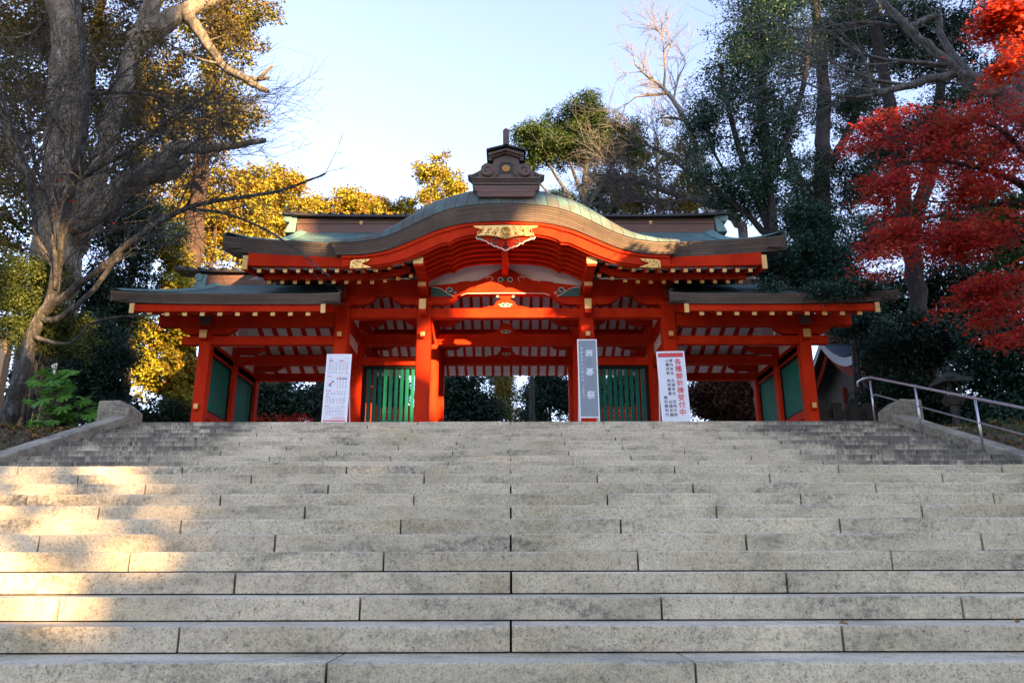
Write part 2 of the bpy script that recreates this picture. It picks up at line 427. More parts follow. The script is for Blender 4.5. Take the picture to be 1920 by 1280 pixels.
# stainless handrail on the right
hr = thing('handrail', 'brushed steel handrail with two rails at the right edge of the stairs', 'handrail', (7.4, 14.2, ZP-.6))
posts = [15.95, 14.2, 12.42, 10.6, 8.8, 7.0]
def rail_z(Y, h): return (min(pitch_z(Y) if Y < YT else ZP, ZP) + h)
def rail_line(h):
    return [(7.40, YT+.28, ZP+h), (7.4, YL-.05, H*18.3+h), (7.4, 9.1, H*18+h), (7.4, 5.5, pitch_z(5.5)+h)]
for Y in posts:
    zb = ZP if Y > YT else (H*(18+math.floor((Y-YL)/D)+1) if Y >= YL else (H*18 if Y > 9.03 else H*(7+math.floor((Y-Y1)/D))))
    top = ZP+.88 if Y > YT else rail_z(Y, .90)
    p_ = MB().tube([(7.4, Y, zb-.02), (7.4, Y, top)], .019, 12).tube([(7.4,Y,zb),(7.4,Y,zb+.012)], .045, 12)
    p_.build('post', M['steel'], hr, smooth=True)
tr = MB().tube([(7.22, YT+.42, ZP+.80), (7.22, YT+.40, ZP+.90), (7.32, YT+.36, ZP+.955), (7.4, YT+.20, ZP+.95)] + rail_line(.94)[1:], .024, 12)
tr.build('top_rail', M['steel'], hr, smooth=True)
lr = MB().tube([(7.4, YT+.24, ZP+.545), (7.4, YT+.1, ZP+.565)] + rail_line(.53)[1:], .016, 10)
lr.build('lower_rail', M['steel'], hr, smooth=True)
# ------------------------------------------------------------------ the gate
GX = at(947.5, 650, 20).x
Yf, Ym, Yr = 20.0, 22.4, 24.8            # front, middle and rear column planes of the main body
WF, WM, WR = 20.0, 22.0, 24.0            # the same for the side wings
gate = thing('shrine_gate', 'vermilion shrine gate with a curved copper gable roof and two lower side wings', 'gate', (GX, Ym, ZP))
def pxz(dx, py, Y):
    """x and z of a measured point dx pixels from the gate's axis at height py, in plane Y"""
    m_ = mpp(py, Y); return (GX + dx*m_, zat(py, Y))
def half(dx, py, Y): return dx*mpp(py, Y)
RED, DULL = M['red'], M['red_dull']
zlin0, zlin1 = zat(594, Yf), zat(576.3, Yf)          # main front lintel
zkor0, zkor1 = zat(555, Yf), zat(528, Yf)            # rainbow beam
zket0, zket1 = zat(550.5, Yf), zat(534, Yf)          # eave purlins of the main roof
zw0, zw1 = zat(644, Yf), zat(628, Yf)                # wing beam
zwk0, zwk1 = zat(609.5, Yf), zat(594, Yf)            # wing eave purlin
X1, X2, X3 = half(153.8, 620, Yf), half(308.6, 620, Yf), 7.87
CW = .37

def B(name, mat, *a, bev=.012, parent=None):
    return MB().box(*a).build(name, mat, parent or gate, bevel=bev)
def cap(mat, par, *a):
    return MB().box(*a).build('end_cap', mat, par, bevel=.006)

# columns on stone bases
for s in (-1, 1):
    for X in (X1, X2):
        for Y in (Yf, Yr):
            cx = GX + s*X
            y0 = Y if Y == Yf else Y - CW
            top = zket0 - .18
            c = MB().box(cx-CW/2, cx+CW/2, y0, y0+CW, ZP+.1, top)
            o = c.build('column', RED, gate, bevel=.03, segs=1)
            B('column_base', M['granite_old'], cx-.3, cx+.3, y0-.1, y0+CW+.1, ZP-.05, ZP+.1)
        cx = GX + s*X
        MB().lathe([(.205,ZP+.1),(.205,zket0-.2)], cx, Ym, 28).build('column', RED, gate, smooth=False)
        B('column_base', M['granite_old'], cx-.3, cx+.3, Ym-.3, Ym+.3, ZP-.05, ZP+.1)
    for Y in (WF, WM, WR):
        cx = GX + s*X3; w = .30
        B('column', RED, cx-w/2, cx+w/2, Y, Y+w, ZP+.1, zwk0-.1, bev=.02)
        B('column_base', M['granite_old'], cx-.25, cx+.25, Y-.1, Y+w+.1, ZP-.05, ZP+.1)

# beams along the front, middle and rear of the main body
xs_ = X2 - CW/2
def spans(): return [(-X2+CW/2, -X1-CW/2), (-X1+CW/2, X1-CW/2), (X1+CW/2, X2-CW/2)]
for a, b_ in spans():
    B('lintel', RED, GX+a, GX+b_, Yf+.05, Yf+.30, zlin0, zlin1)
for a, b_ in spans():
    B('lintel', RED, GX+a-.02, GX+b_+.02, Ym-.14, Ym+.14, zat(648, Ym), zat(628.5, Ym))
    B('lintel', RED, GX+a, GX+b_, Yr-.30, Yr-.06, zat(687, Yr), zat(672, Yr))
for s in (-1, 1):                        # second beam over the lattices
    B('lattice_lintel', RED, GX+s*(X1+.18), GX+s*(X2-.18), Ym-.11, Ym+.11, zat(686, Ym), zat(671, Ym))
    for Y, z0, z1 in ((Yf, zlin0, zlin1), ):
        pass
    # beams from front to back on every column line
    for X in (X1, X2):
        cx = GX+s*X
        B('tie_beam', RED, cx-.11, cx+.11, Yf+CW, Ym-.2, zat(648, Ym), zat(628.5, Ym)+.03)
        B('tie_beam', RED, cx-.11, cx+.11, Ym+.2, Yr-CW, zat(648, Ym), zat(628.5, Ym)+.03)
        B('tie_beam', RED, cx-.12, cx+.12, Yf+CW, Yr-CW, zket0-.02, zket1-.05)
    cx = GX+s*X2
    for ya, yb in ((Yf+CW, Ym-.2), (Ym+.2, Yr-CW)):
        B('plaster_panel', M['white'], cx-.03, cx+.03, ya, yb, zat(628.5, Ym)+.04, zket0-.03, bev=0)
        B('tie_beam', RED, cx-.10, cx+.10, ya, yb, zat(690, Ym)-.05, zat(672, Ym)-.02)
        B('plaster_panel', M['white'], cx-.031, cx+.031, ya, yb, zat(672, Ym)-.015, zat(648, Ym)-.005, bev=0)

# boat shaped bracket arms
def boat(cx, yc, ztop, hl, h, d, mat=RED):
    pts = [(cx-hl, ztop), (cx-hl, ztop-h*.35)]
    pts += [(cx-hl+hl*.40*t, ztop-h*.35-h*.65*math.sin(t*math.pi/2)) for t in (.15,.35,.6,.8,1)]
    pts = pts + [(2*cx-x, z) for x, z in pts[::-1]]
    return MB().prism_y(pts, yc-d/2, yc+d/2).build('bracket', mat, gate, bevel=.012)
for s in (-1, 1):
    for X in (X1, X2):
        cx = GX+s*X
        boat(cx, Yf+.17, zket0-.004, .86, .27, .2); boat(cx, Ym, zat(628.5, Ym)+.53, .8, .25, .2); boat(cx, Yr-.18, zat(672, Yr)+.50, .8, .25, .2)
        B('bearing_block', RED, cx-.24, cx+.24, Yf-.05, Yf+.42, zlin1+.05, zlin1+.17)
    boat(GX+s*(X3-.02), WF+.15, zwk0-.004, .74, .22, .2); boat(GX+s*(X3), WM+.15, zw1+.28, .9, .2, .2); boat(GX+s*X3, WR+.15, zw1+.28, .9, .2, .2)

# purlins and gable: main roof
for s in (-1, 1):
    for Y, nm in ((Yf+.17, 'eave_purlin'), (Yr-.18, 'eave_purlin')):
        B(nm, RED, GX+s*(X1+.14), GX+s*(X2+.16), Y-.12, Y+.12, zket0, zket1+.17)
B('eave_purlin', RED, GX-X1-.14, GX+X1+.14, Yr-.30, Yr-.06, zket0, zket1+.17)
B('ridge_beam', RED, GX-6.45, GX+6.45, Ym-.13, Ym+.13, 8.62+ZC, 8.92+ZC)
for s in (-1, 1):                        # gable wall over the wings
    pts = [(Yf+.3, zket1), (Yr-.3, zket1), (Yr-.3, 7.85+ZC), (Ym, 8.95+ZC), (Yf+.3, 7.75+ZC)]
    MB().prism_x(pts, GX+s*(X2-.04), GX+s*(X2+.04)).build('plaster_panel', M['white'], gate)
    B('gable_strut', RED, GX+s*X2-.12, GX+s*X2+.12, Ym-.13, Ym+.13, zket1, 8.65+ZC)

# ---- main roof: rafters, boards, copper covering
FL0, FLE = 18.42, 19.35
def zbase(Y): return ZC + 7.205 + .519*(Y-18.95) if Y <= Ym else ZC + 9.0 - .47*(Y-Ym)
dfl = [460.5-24.3*i for i in range(0, 12)]       # measured half distances of the rafter ends
def fly_lift(dx): return 0. if dx > 255 else .17*((255-dx)/57.)**1.6
for s in (-1, 1):
    for dx in dfl:
        xx = GX + s*half(dx, 506, FL0)
        l = fly_lift(dx)
        z0 = zat(506.3, FL0) + l
        r_ = MB().bar((xx, FL0, z0), (xx, FLE, z0+.26), .088, .10).build('flying_rafter', RED, gate, bevel=.005)
        MB().box(xx-.048, xx+.048, FL0-.008, FL0+.02, z0-.058, z0+.052).build('end_cap', M['goldcap'], r_)
    for i in range(12):
        dx = 436 - 24.1*i + 6
        xx = GX + s*half(dx, 527, 18.95)
        l = fly_lift(dx)*.6
        r_ = MB().bar((xx, 18.95, zat(527.5, 18.95)+l), (xx, Ym-.02, zbase(Ym)), .088, .105).build('rafter', RED, gate, bevel=.005)
        MB().box(xx-.048, xx+.048, 18.942, 18.97, zat(527.5, 18.95)+l-.06, zat(527.5, 18.95)+l+.055).build('end_cap', M['goldcap'], r_)
nr = 40
for i in range(nr):                      # rafters of the rear slope, seen from below through the bays
    xx = GX + (i-(nr-1)/2)*.315
    MB().bar((xx, Ym, zbase(Ym)), (xx, 27.1, zbase(27.1)), .088, .105).build('rear_rafter', RED, gate)
# white boards over the rafters
bd = MB()
bd.sheet([[(GX+s, y, zbase(y)+.062) for y in (18.9, 19.6, 20.3, 21, 22.4)] for s in (-6.5,-2.42)])
bd.sheet([[(GX+s, y, zbase(y)+.062) for y in (18.9, 19.6, 20.3, 21, 22.4)] for s in (2.42,6.5)])
bd.sheet([[(GX+s, y, zbase(y)+.058) for y in (20.3, 21, 22.4)] for s in (-2.42,2.42)])
bd.sheet([[(GX+s, y, zbase(y)+.062) for y in (22.4, 24, 25.5, 27.2)] for s in (-6.5, 6.5)])
for s in (-1, 1):
    rows = []
    for k in range(16):
        dx = 475 - k*(475-178)/15
        rows.append([(GX+s*half(dx, 506, FL0), y, zat(506.3, FL0)+fly_lift(dx)+.06+(y-FL0)*.26/.93) for y in (FL0-.02, FLE)])
    bd.sheet(rows)
bd.build('soffit_board', M['white'], gate)
for s in (-1, 1):                        # board between the two tiers of rafters
    pts = []
    for k in range(14):
        dx = 452 - k*(452-178)/13
        pts.append((GX+s*half(dx, 520, 18.92), fly_lift(dx)*.75))
    mb = MB(); zt = zat(512.5, 18.9); zb = zat(522.5, 18.9)
    mb.sheet([[(x, 18.90, zb+l), (x, 18.90, zt+l), (x, 19.02, zt+l), (x, 19.02, zb+l), (x, 18.90, zb+l)] for x, l in pts])
    mb.build('rafter_rail', RED, gate)

XE = half(526, 444, 18.3)                # half length of the eave at its tips
ZRT = zat(433, Ym); ZET = zat(457.5, 18.2)
def eave_lift(x): return .235*(min(1, abs(x)/XE))**3.2
XRB = half(388, 432, Ym)
def roof_half(u): return XRB + (XE-XRB)*u**3.5
def roof_top(u, x):
    """u 0 at the ridge, 1 at the eave"""
    z = ZRT - (ZRT-ZET)*(1.10*u - .10*u*u - .0*u) + 0
    z -= .10*math.sin(math.pi*u)
    return z + eave_lift(x)*u**2.5
def roof_sheet(ye, y0, name):
    n, m_ = 18, 60
    P = []; UV = []
    for i in range(n+1):
        u = i/n; hl = roof_half(u)
        row = []
        for j in range(m_+1):
            x = -hl + 2*hl*j/m_
            row.append((GX+x, y0+(ye-y0)*u, roof_top(u, x))); UV.append((x, u*4.6))
        P.append(row)
    mb = MB().sheet(P); mb.uv = UV
    if ye < Ym:                          # left open where the curved gable breaks through the eave
        mb.f = [q for q in mb.f if not (sum(abs(mb.v[i][0]-GX) for i in q)/4 < 3.75 and sum(mb.v[i][1] for i in q)/4 < 19.5)]
    return mb.build(name, M['roof_green'], gate, smooth=True)
roof_sheet(18.2, Ym, 'roof'); roof_sheet(27.4, Ym, 'roof')
ETH = ZET - zat(483.5, 18.25)
def eave_strip(ye, sgn, x0, x1, lift, zt, th, half_len, name='eave_edge', back=.10, depth=1.2):
    P = []; UV = []
    n = 60
    for j in range(n+1):
        x = x0 + (x1-x0)*j/n; l = lift(x)
        z = zt + l; t = th
        row = [(GX+x, ye+sgn*.35, z+.10), (GX+x, ye, z+.004), (GX+x, ye+sgn*back, z-t), (GX+x, ye+sgn*(depth), z-t+.32*depth*.6)]
        P.append(row); UV += [(x, .35), (x, 0), (x, -t), (x, -t-depth)]
    mb = MB().sheet(P); mb.uv = UV
    return mb.build(name, M['eave_edge'], gate)
XGAP = half(306, 478, 18.2)
eave_strip(18.196, 1, -XE, -XGAP, eave_lift, ZET, ETH, XE); eave_strip(18.196, 1, XGAP, XE, eave_lift, ZET, ETH, XE)
eave_strip(27.404, -1, -XE, XE, eave_lift, ZET, ETH, XE)
# verge edges at both gable ends, with the thick layered end
for s in (-1, 1):
    P = []; UV = []
    for ysgn, ye in ((1, 18.2), (-1, 27.4)):
        P = []; UV = []
        for i in range(19):
            u = i/18; hl = roof_half(u); y = Ym+(ye-Ym)*u; z = roof_top(u, hl)
            P.append([(GX+s*(hl-.35), y, z+.02), (GX+s*(hl-.12), y, z+.10), (GX+s*(hl+.02), y, z+.03), (GX+s*(hl+.0), y, z-.02)]); UV += [(u*4.6, 0), (u*4.6, .2), (u*4.6, .4), (u*4.6, .5)]
        mb = MB().sheet(P); mb.uv = UV; mb.build('verge', M['verdigris'], gate, smooth=True)
        P = []; UV = []
        for i in range(19):
            u = i/18; hl = roof_half(u); y = Ym+(ye-Ym)*u; z = roof_top(u, hl)
            P.append([(GX+s*(hl), y, z-.004), (GX+s*(hl-.10), y, z-ETH), (GX+s*(hl-.45), y, z-ETH+.03)]); UV += [(u*4.6, 0), (u*4.6, -ETH), (u*4.6, -ETH-.4)]
        mb = MB().sheet(P); mb.uv = UV; mb.build('verge_edge', M['eave_edge'], gate)
    for Y in (Yf+1.0, Yr-1.0): B('gable_purlin_end', M['ridge_dark'], GX+s*(X2+.05), GX+s*6.45, Y-.1, Y+.1, zbase(Y)-.36, zbase(Y)-.06)
    # bargeboards
    for ye, yt in ((18.285, Ym), (27.15, Ym)):
        P = []
        xb = GX+s*half(487.5, 495, 18.42)
        for i in range(15):
            t = i/14; y = ye+(yt-ye)*t
            zt_ = zat(483, 18.42)+.10*0 + (1.62)*(.42*t+.58*t*t) ; zb_ = zt_-.37
            P.append([(xb, y, zb_), (xb, y, zt_), (xb-s*.09, y, zt_), (xb-s*.09, y, zb_), (xb, y, zb_)])
        mb = MB().sheet(P); n_ = len(mb.v); mb.f.append((0,1,2,3)); o = mb.build('bargeboard', RED, gate)
        if ye < 20:
            MB().box(xb-.055*s*2.0+.0, xb+.012*s, ye-.012, ye+.03, zat(508, 18.42), zat(482.5, 18.42)).build('end_cap', M['goldcap'], o)
# red fascia boards under the layered edge
for s in (-1, 1):
    P = []
    for k in range(24):
        x = 2.9 + (half(481, 495, 18.36)-2.9)*k/23
        l = eave_lift(x)*.35
        zt_ = ZET - ETH + eave_lift(x) + .03; zb_ = zat(500.8, 18.34) + l
        P.append([(GX+s*x, 18.34, zb_), (GX+s*x, 18.30, zt_), (GX+s*x, 18.45, zt_), (GX+s*x, 18.45, zb_), (GX+s*x, 18.34, zb_)])
    MB().sheet(P).build('fascia_board', RED, gate)

# ---- main ridge
hr_ = XRB
rb = B('ridge', M['ridge_brown'], GX-hr_, GX+hr_, Ym-.26, Ym+.26, ZRT-.25, zat(410.5, Ym-.26), bev=.01)
for zz in (.12, .24): MB().box(GX-hr_-.004, GX+hr_+.004, Ym-.285, Ym+.285, ZRT+zz, ZRT+zz+.03).build('course', M['ridge_brown'], rb)
B('ridge_band', M['ridge_dark'], GX-hr_-.15, GX+hr_+.15, Ym-.20, Ym+.20, zat(410.5, Ym-.26)+.002, zat(406, Ym-.3), bev=0)
hc = half(412, 402, Ym)
P = []; tiles = []
zc0, zc1 = zat(406.5, Ym-.42), zat(400.5, Ym-.3)
for k in range(61):
    x = -hc+2*hc*k/60; l = .10*(abs(x)/hc)**6
    P.append([(GX+x, Ym-.44, zc0+l), (GX+x, Ym-.44, zc0+l+.07), (GX+x, Ym, zc1+l+.08), (GX+x, Ym+.44, zc0+l+.07), (GX+x, Ym+.44, zc0+l), (GX+x, Ym-.44, zc0+l)])
rc = MB().sheet(P); nv = len(rc.v); rc.f += [(0,1,2,3,4), tuple(range(nv-2, nv-7, -1))]
rcap = rc.build('ridge_cap', M['ridge_dark'], gate)
tb = MB(); k = -hc+.16
while k < hc:
    l = .10*(abs(k)/hc)**6
    tb.bar((GX+k, Ym-.47, zc0+l+.095), (GX+k, Ym+.02, zc1+l+.105), .085, .05); k += .325
tb.build('cap_batten', M['ridge_dark'], rcap)
for s in (-1, 1):
    MB().disc_y(GX+s*half(268, 417, Ym), zat(417.5, Ym-.27), Ym-.285, Ym-.255, .055, 18).build('ridge_crest', M['gold'], rb)
    # ridge end tile in verdigris: a roll over a flared body
    x0 = GX+s*(hr_+.03)
    t = MB()
    zz0, zz1 = ZRT-.12, zat(410, Ym)
    zs = [0,.25,.5,.7,.85,1.0]; ws = [.36,.30,.24,.25,.29,.27]
    prof = [(x0+s*.02, zz0-.05), (x0+s*.34, zz0-.05), (x0+s*.27, zz0+.12), (x0+s*.2, zz0+.26), (x0+s*.24, zz0+.36), (x0+s*.33, zz0+.46), (x0+s*.33, zz1+.0), (x0+s*.24, zz1+.04), (x0-s*.04, zz1-.02)]
    t.prism_y(prof, Ym-.30, Ym+.30)
    t.tube([(x0+s*.25, Ym-.33, zz1-.12), (x0+s*.25, Ym+.33, zz1-.12)], .13, 14)
    t.build('ridge_end_tile', M['verdigris'], gate, bevel=.02)

# ---- the curved gable (karahafu)
def smooth_curve(pts, n=81, span=None, it=2):
    pts = sorted(pts); xs0 = np.array([p[0] for p in pts]); ys0 = np.array([p[1] for p in pts])
    full_x = np.concatenate([-xs0[::-1], xs0[1:] if xs0[0] == 0 else xs0]); full_y = np.concatenate([ys0[::-1], ys0[1:] if xs0[0] == 0 else ys0])
    L = span if span else xs0[-1]
    g = np.linspace(-L, L, n); y = np.interp(g, full_x, full_y)
    for _ in range(it):
        y[1:-1] = .25*y[:-2]+.5*y[1:-1]+.25*y[2:]
    return g, y
K_mid = [(0,381.5),(24,382),(68,385),(97,390),(126.2,399),(155.4,412),(184.5,426.6),(214,439.7),(243,448.5),(286.6,454.2),(328,454.6)]
K_low = [(0,414),(24,414.4),(68,416.4),(97,421.4),(126.2,429.6),(155.4,441),(184.5,454),(214,466),(243,473),(272,476.8),(328,477.4)]
K_top = [(0,357.5),(65,359.6),(82.5,364),(112,372.7),(141,383),(170,400),(199,418),(228,434.8),(257,444),(290,450.5),(328,453.4)]
K_bar = [(0,440.5),(56,442.5),(78,446),(104,454.5),(121.5,459.5),(143,469.7),(165,479.5),(187,488),(209,494.5),(228,497.5),(254,500),(290,502.5),(328,503)]
YK = 18.02
NK = 101
def curve3(K, Y, L, kink=None):
    g, y = smooth_curve(K, NK, L)
    return [Vector((GX+1.5*mpp(430, Y)+dx*mpp(yy, Y), Y, zat(yy, Y))) for dx, yy in zip(g, y)]
cm, cl, ct, cb = curve3(K_mid, YK, 327), curve3(K_low, YK+.10, 318), curve3(K_top, YK+.33, 322), curve3(K_bar, 18.24, 327)
arc = [0.]
for i in range(1, NK): arc.append(arc[-1] + (cm[i]-cm[i-1]).length)
P = []; UV = []
for i in range(NK):
    P.append([cm[i], cl[i], cl[i]+Vector((0,.9,.02))]); t = (cm[i]-cl[i]).length
    UV += [(arc[i], 0), (arc[i], -t), (arc[i], -t-.9)]
mb = MB().sheet(P); mb.uv = UV
# close the two ends
ke = mb.build('gable_edge', M['eave_edge'], gate)
P = []; UV = []
for i in range(NK):
    a = cm[i]+Vector((0,-.012,.006)); c = ct[i]; hgt = max(.03, c.z-a.z)
    row = [a, a+Vector((0,.02,hgt*.45)), a*.45+c*.55+Vector((0,-.02,hgt*.28)), c+Vector((0,-.05,0)), c+Vector((0,.25,.03)), c+Vector((0,1.2,.02))]
    acc = 0; P.append(row); sh = (0,.12,.25,.36,.5,1.4)
    for w in sh: UV.append((arc[i]+(arc[-1]/2-arc[i])/abs(arc[-1]/2-arc[i]+1e-6)*w*-.35, w))
mb = MB().sheet(P); mb.uv = UV; mb.build('gable_verge', M['verge'], gate, smooth=True)
P = []; UV = []
for i in range(NK):
    c = ct[i]+Vector((0,1.15,.015)); P.append([c, c+Vector((0,1.2,.0)), c+Vector((0,3.2,-.02))]); UV += [(arc[i], 0), (arc[i], 1.2), (arc[i], 3.2)]
mb = MB().sheet(P); mb.uv = UV; mb.build('gable_roof', M['roof_green'], gate, smooth=True)
for e in (0, NK-1):                      # cut ends of the layered edge
    s = -1 if e == 0 else 1
    mb = MB().add([cm[e], cl[e], cl[e]+Vector((0,.5,.0)), cm[e]+Vector((0,.5,.25))], [(0,1,2,3)]); mb.uv = [(0,0),(0,-.3),(.5,-.3),(.5,0)]
    mb.build('gable_edge_end', M['eave_edge'], gate)
# bargeboard following the curve, in two planes with a moulded lower edge
def offset_strip(lo, hi, y0, y1, name, mat, par=None):
    P = [[Vector((a.x, y0, a.z)), Vector((b_.x, y0, b_.z)), Vector((b_.x, y1, b_.z)), Vector((a.x, y1, a.z)), Vector((a.x, y0, a.z))] for a, b_ in zip(lo, hi)]
    return MB().sheet(P).build(name, mat, par or gate)
K_up = [(d, y) for d, y in K_low]
cu = curve3(K_up, 18.2, 327)
def lerp(A, Bc, t): return [a*(1-t)+b_*t for a, b_ in zip(A, Bc)]
kink = []
for i, (a, b_) in enumerate(zip(cb, cu)):
    d = abs(a.x-GX-1.5*mpp(430,18.24))/mpp(450,18.24)
    kink.append(.06*math.exp(-((d-104)/7)**2)*(1 if d > 104 else .6))
cbk = [a+Vector((0,0,-k)) for a, k in zip(cb, kink)]
keep_ = [i for i in range(NK) if abs(cb[i].x-GX-1.5*mpp(430,18.24)) < 308*mpp(450,18.24)]
cbk = [cbk[i] for i in keep_]; cu = [cu[i] for i in keep_]
bg_ = offset_strip(lerp(cbk, cu, .10), [p+Vector((0,0,.12)) for p in cu], 18.20, 18.32, 'gable_bargeboard', RED)
offset_strip(cbk, lerp(cbk, cu, .115), 18.255, 18.33, 'moulding', RED, bg_)
offset_strip(lerp(cbk, cu, .70), [p+Vector((0,0,.10)) for p in cu], 18.155, 18.22, 'moulding', RED, bg_)
# curved vault behind the bargeboard with its ribs
def sub(K, X): return [p for p in K if abs(p.x-GX) <= X]
XV = X1 + .12
vb = [p for p in cbk if abs(p.x-GX) <= XV]
P = [[Vector((p.x, y, p.z+.10)) for y in (18.3, 19.2, 20.5)] for p in vb]
MB().sheet(P).build('vault_ceiling', M['red_dull'], gate, smooth=True)
for k in range(6):
    y = 18.52 + .245*k
    dr = -.030*k; lo = [Vector((p.x, y, p.z+dr)) for p in vb]; hi = [Vector((p.x, y, p.z+.11+dr)) for p in vb]
    P = [[Vector((a.x, y-.055, a.z)), Vector((b_.x, y-.055, b_.z)), Vector((b_.x, y+.055, b_.z)), Vector((a.x, y+.055, a.z)), Vector((a.x, y-.055, a.z))] for a, b_ in zip(lo, hi)]
    MB().sheet(P).build('vault_rib', RED, gate)
# tympanum over the rainbow beam
ty = [(p.x, p.z+.10) for p in vb]
MB().prism_y([(ty[0][0], zkor1-.05)] + ty + [(ty[-1][0], zkor1-.05)], Yf+.16, Yf+.22).build('tympanum', M['white'], gate)
xr = at(946.5, 480, 18.4).x
zrp = zat(470, 18.36)
B('vault_purlin', RED, xr-.085, xr+.085, 18.34, Yf+.16, zat(470,18.36)-.02, zat(470,18.36)+.2)
# big side purlins carrying the gable, gilt at their ends
for s in (-1, 1):
    cx = GX+s*X1
    o = B('gable_purlin', RED, cx-.115, cx+.115, 18.40, Yf+.0, zat(497, 18.4)-.02, zat(497, 18.4)+.30)
    cap(M['goldcap'], o, cx-.125, cx+.125, 18.385, 18.44, zat(496.5, 18.4)+.03, zat(496.5, 18.4)+.21)
    o = B('purlin_bracket', RED, cx-.10, cx+.10, 19.35, Yf, zat(540, 19.4), zat(540, 19.4)+.34)
    cap(M['goldcap'], o, cx-.105, cx+.105, 19.34, 19.37, zat(541, 19.4)+.06, zat(541, 19.4)+.17)
    o = B('beam_nose', RED, cx-.085, cx+.085, 19.62, Yf, zat(586, 19.62), zat(560, 19.62))
    cap(M['goldcap'], o, cx-.09, cx+.09, 19.605, 19.64, zat(579, 19.62), zat(560, 19.62)+.003)
    for X in (X1, X2):
        o = B('tie_end', RED, GX+s*X-.055, GX+s*X+.055, Yf-.14, Yf, zat(634.5, Yf), zat(624, Yf), bev=.006)
        cap(M['goldcap'], o, GX+s*X-.058, GX+s*X+.058, Yf-.15, Yf-.12, zat(632, Yf), zat(624, Yf))
    cx2 = GX+s*X2
    o = B('beam_nose', RED, cx2-.10, cx2+.10, 19.7, Yf, zat(553, 19.7), zat(536, 19.7))
    cap(M['bronze'], o, cx2-.105, cx2+.105, 19.685, 19.72, zat(553, 19.7), zat(535, 19.7))
    o = B('tie_end', RED, GX+s*X3-.05, GX+s*X3+.05, WF-.12, WF, zat(769, WF), zat(757, WF), bev=.006)
    cap(M['goldcap'], o, GX+s*X3-.053, GX+s*X3+.053, WF-.13, WF-.10, zat(766.5, WF), zat(757, WF))
    o = B('beam_nose', RED, GX+s*X3-.09, GX+s*X3+.09, WF-.16, WF, zat(638, WF), zat(621, WF), bev=.006)
    cap(M['goldcap'], o, GX+s*X3-.095, GX+s*X3+.095, WF-.175, WF-.14, zat(635, WF), zat(620.5, WF))
    o = B('beam_nose', RED, GX+s*X3-.15, GX+s*X3+.15, WF-.12, WF, zat(613, WF), zat(594, WF), bev=.006)
    cap(M['bronze'], o, GX+s*X3-.152, GX+s*X3+.152, WF-.135, WF-.10, zat(611, WF), zat(594, WF)+.004)

# rainbow beam with green shoulders and white scroll lines
xk = X1 - CW/2 + .01
pts = [(GX-xk, zkor0-.02), (GX-xk+.62, zkor0-.02), (GX-xk+.72, zkor0+.03), (GX-xk+.9, zkor0+.065)]
pts = pts + [(2*GX-x, z) for x, z in pts[::-1]] + [(GX+xk, zkor1-.10), (GX+xk-.9, zkor1), (GX-xk+.9, zkor1), (GX-xk, zkor1-.10)]
kor = MB().prism_y(pts, Yf+.03, Yf+.27).build('rainbow_beam', RED, gate, bevel=.008)
ln = MB().tube([(GX-xk+.80, Yf+.028, zkor0+.03), (GX-xk+.95, Yf+.026, zkor0+.085), (GX, Yf+.026, zkor0+.095), (GX+xk-.95, Yf+.026, zkor0+.085), (GX+xk-.80, Yf+.028, zkor0+.03)], .012, 6)
ln.build('painted_line', M['cream'], kor)
for s in (-1, 1):
    e = GX+s*xk
    w = [(e-s*.005, zkor0+.0), (e-s*.62, zkor0+.0), (e-s*.50, zkor0+.045), (e-s*.38, zkor0+.13), (e-s*.25, zkor0+.22), (e-s*.12, zkor0+.255), (e-s*.005, zkor0+.26)]
    MB().prism_y(w, Yf+.018, Yf+.05).build('green_shoulder', M['green_dark'], kor)
    c = MB()
    c.tube([(x, Yf+.016, z) for x, z in w[1:]], .011, 6)
    cx_, cz_ = e-s*.50, zkor0+.17
    c.tube([(cx_+s*(.10-.075*t)*math.cos(-.4+t*6.2), Yf+.014, cz_+(.10-.075*t)*math.sin(-.4+t*6.2)) for t in np.linspace(0, 1, 24)], .011, 6)
    c.ring_y(cx_-s*.14, cz_-.07, Yf+.014, .03, .009, 12)
    c.build('scroll_line', M['cream'], kor)
    MB().disc_y(cx_, cz_, Yf+.019, Yf+.04, .095, 20).build('green_scroll', M['green_dark'], kor)

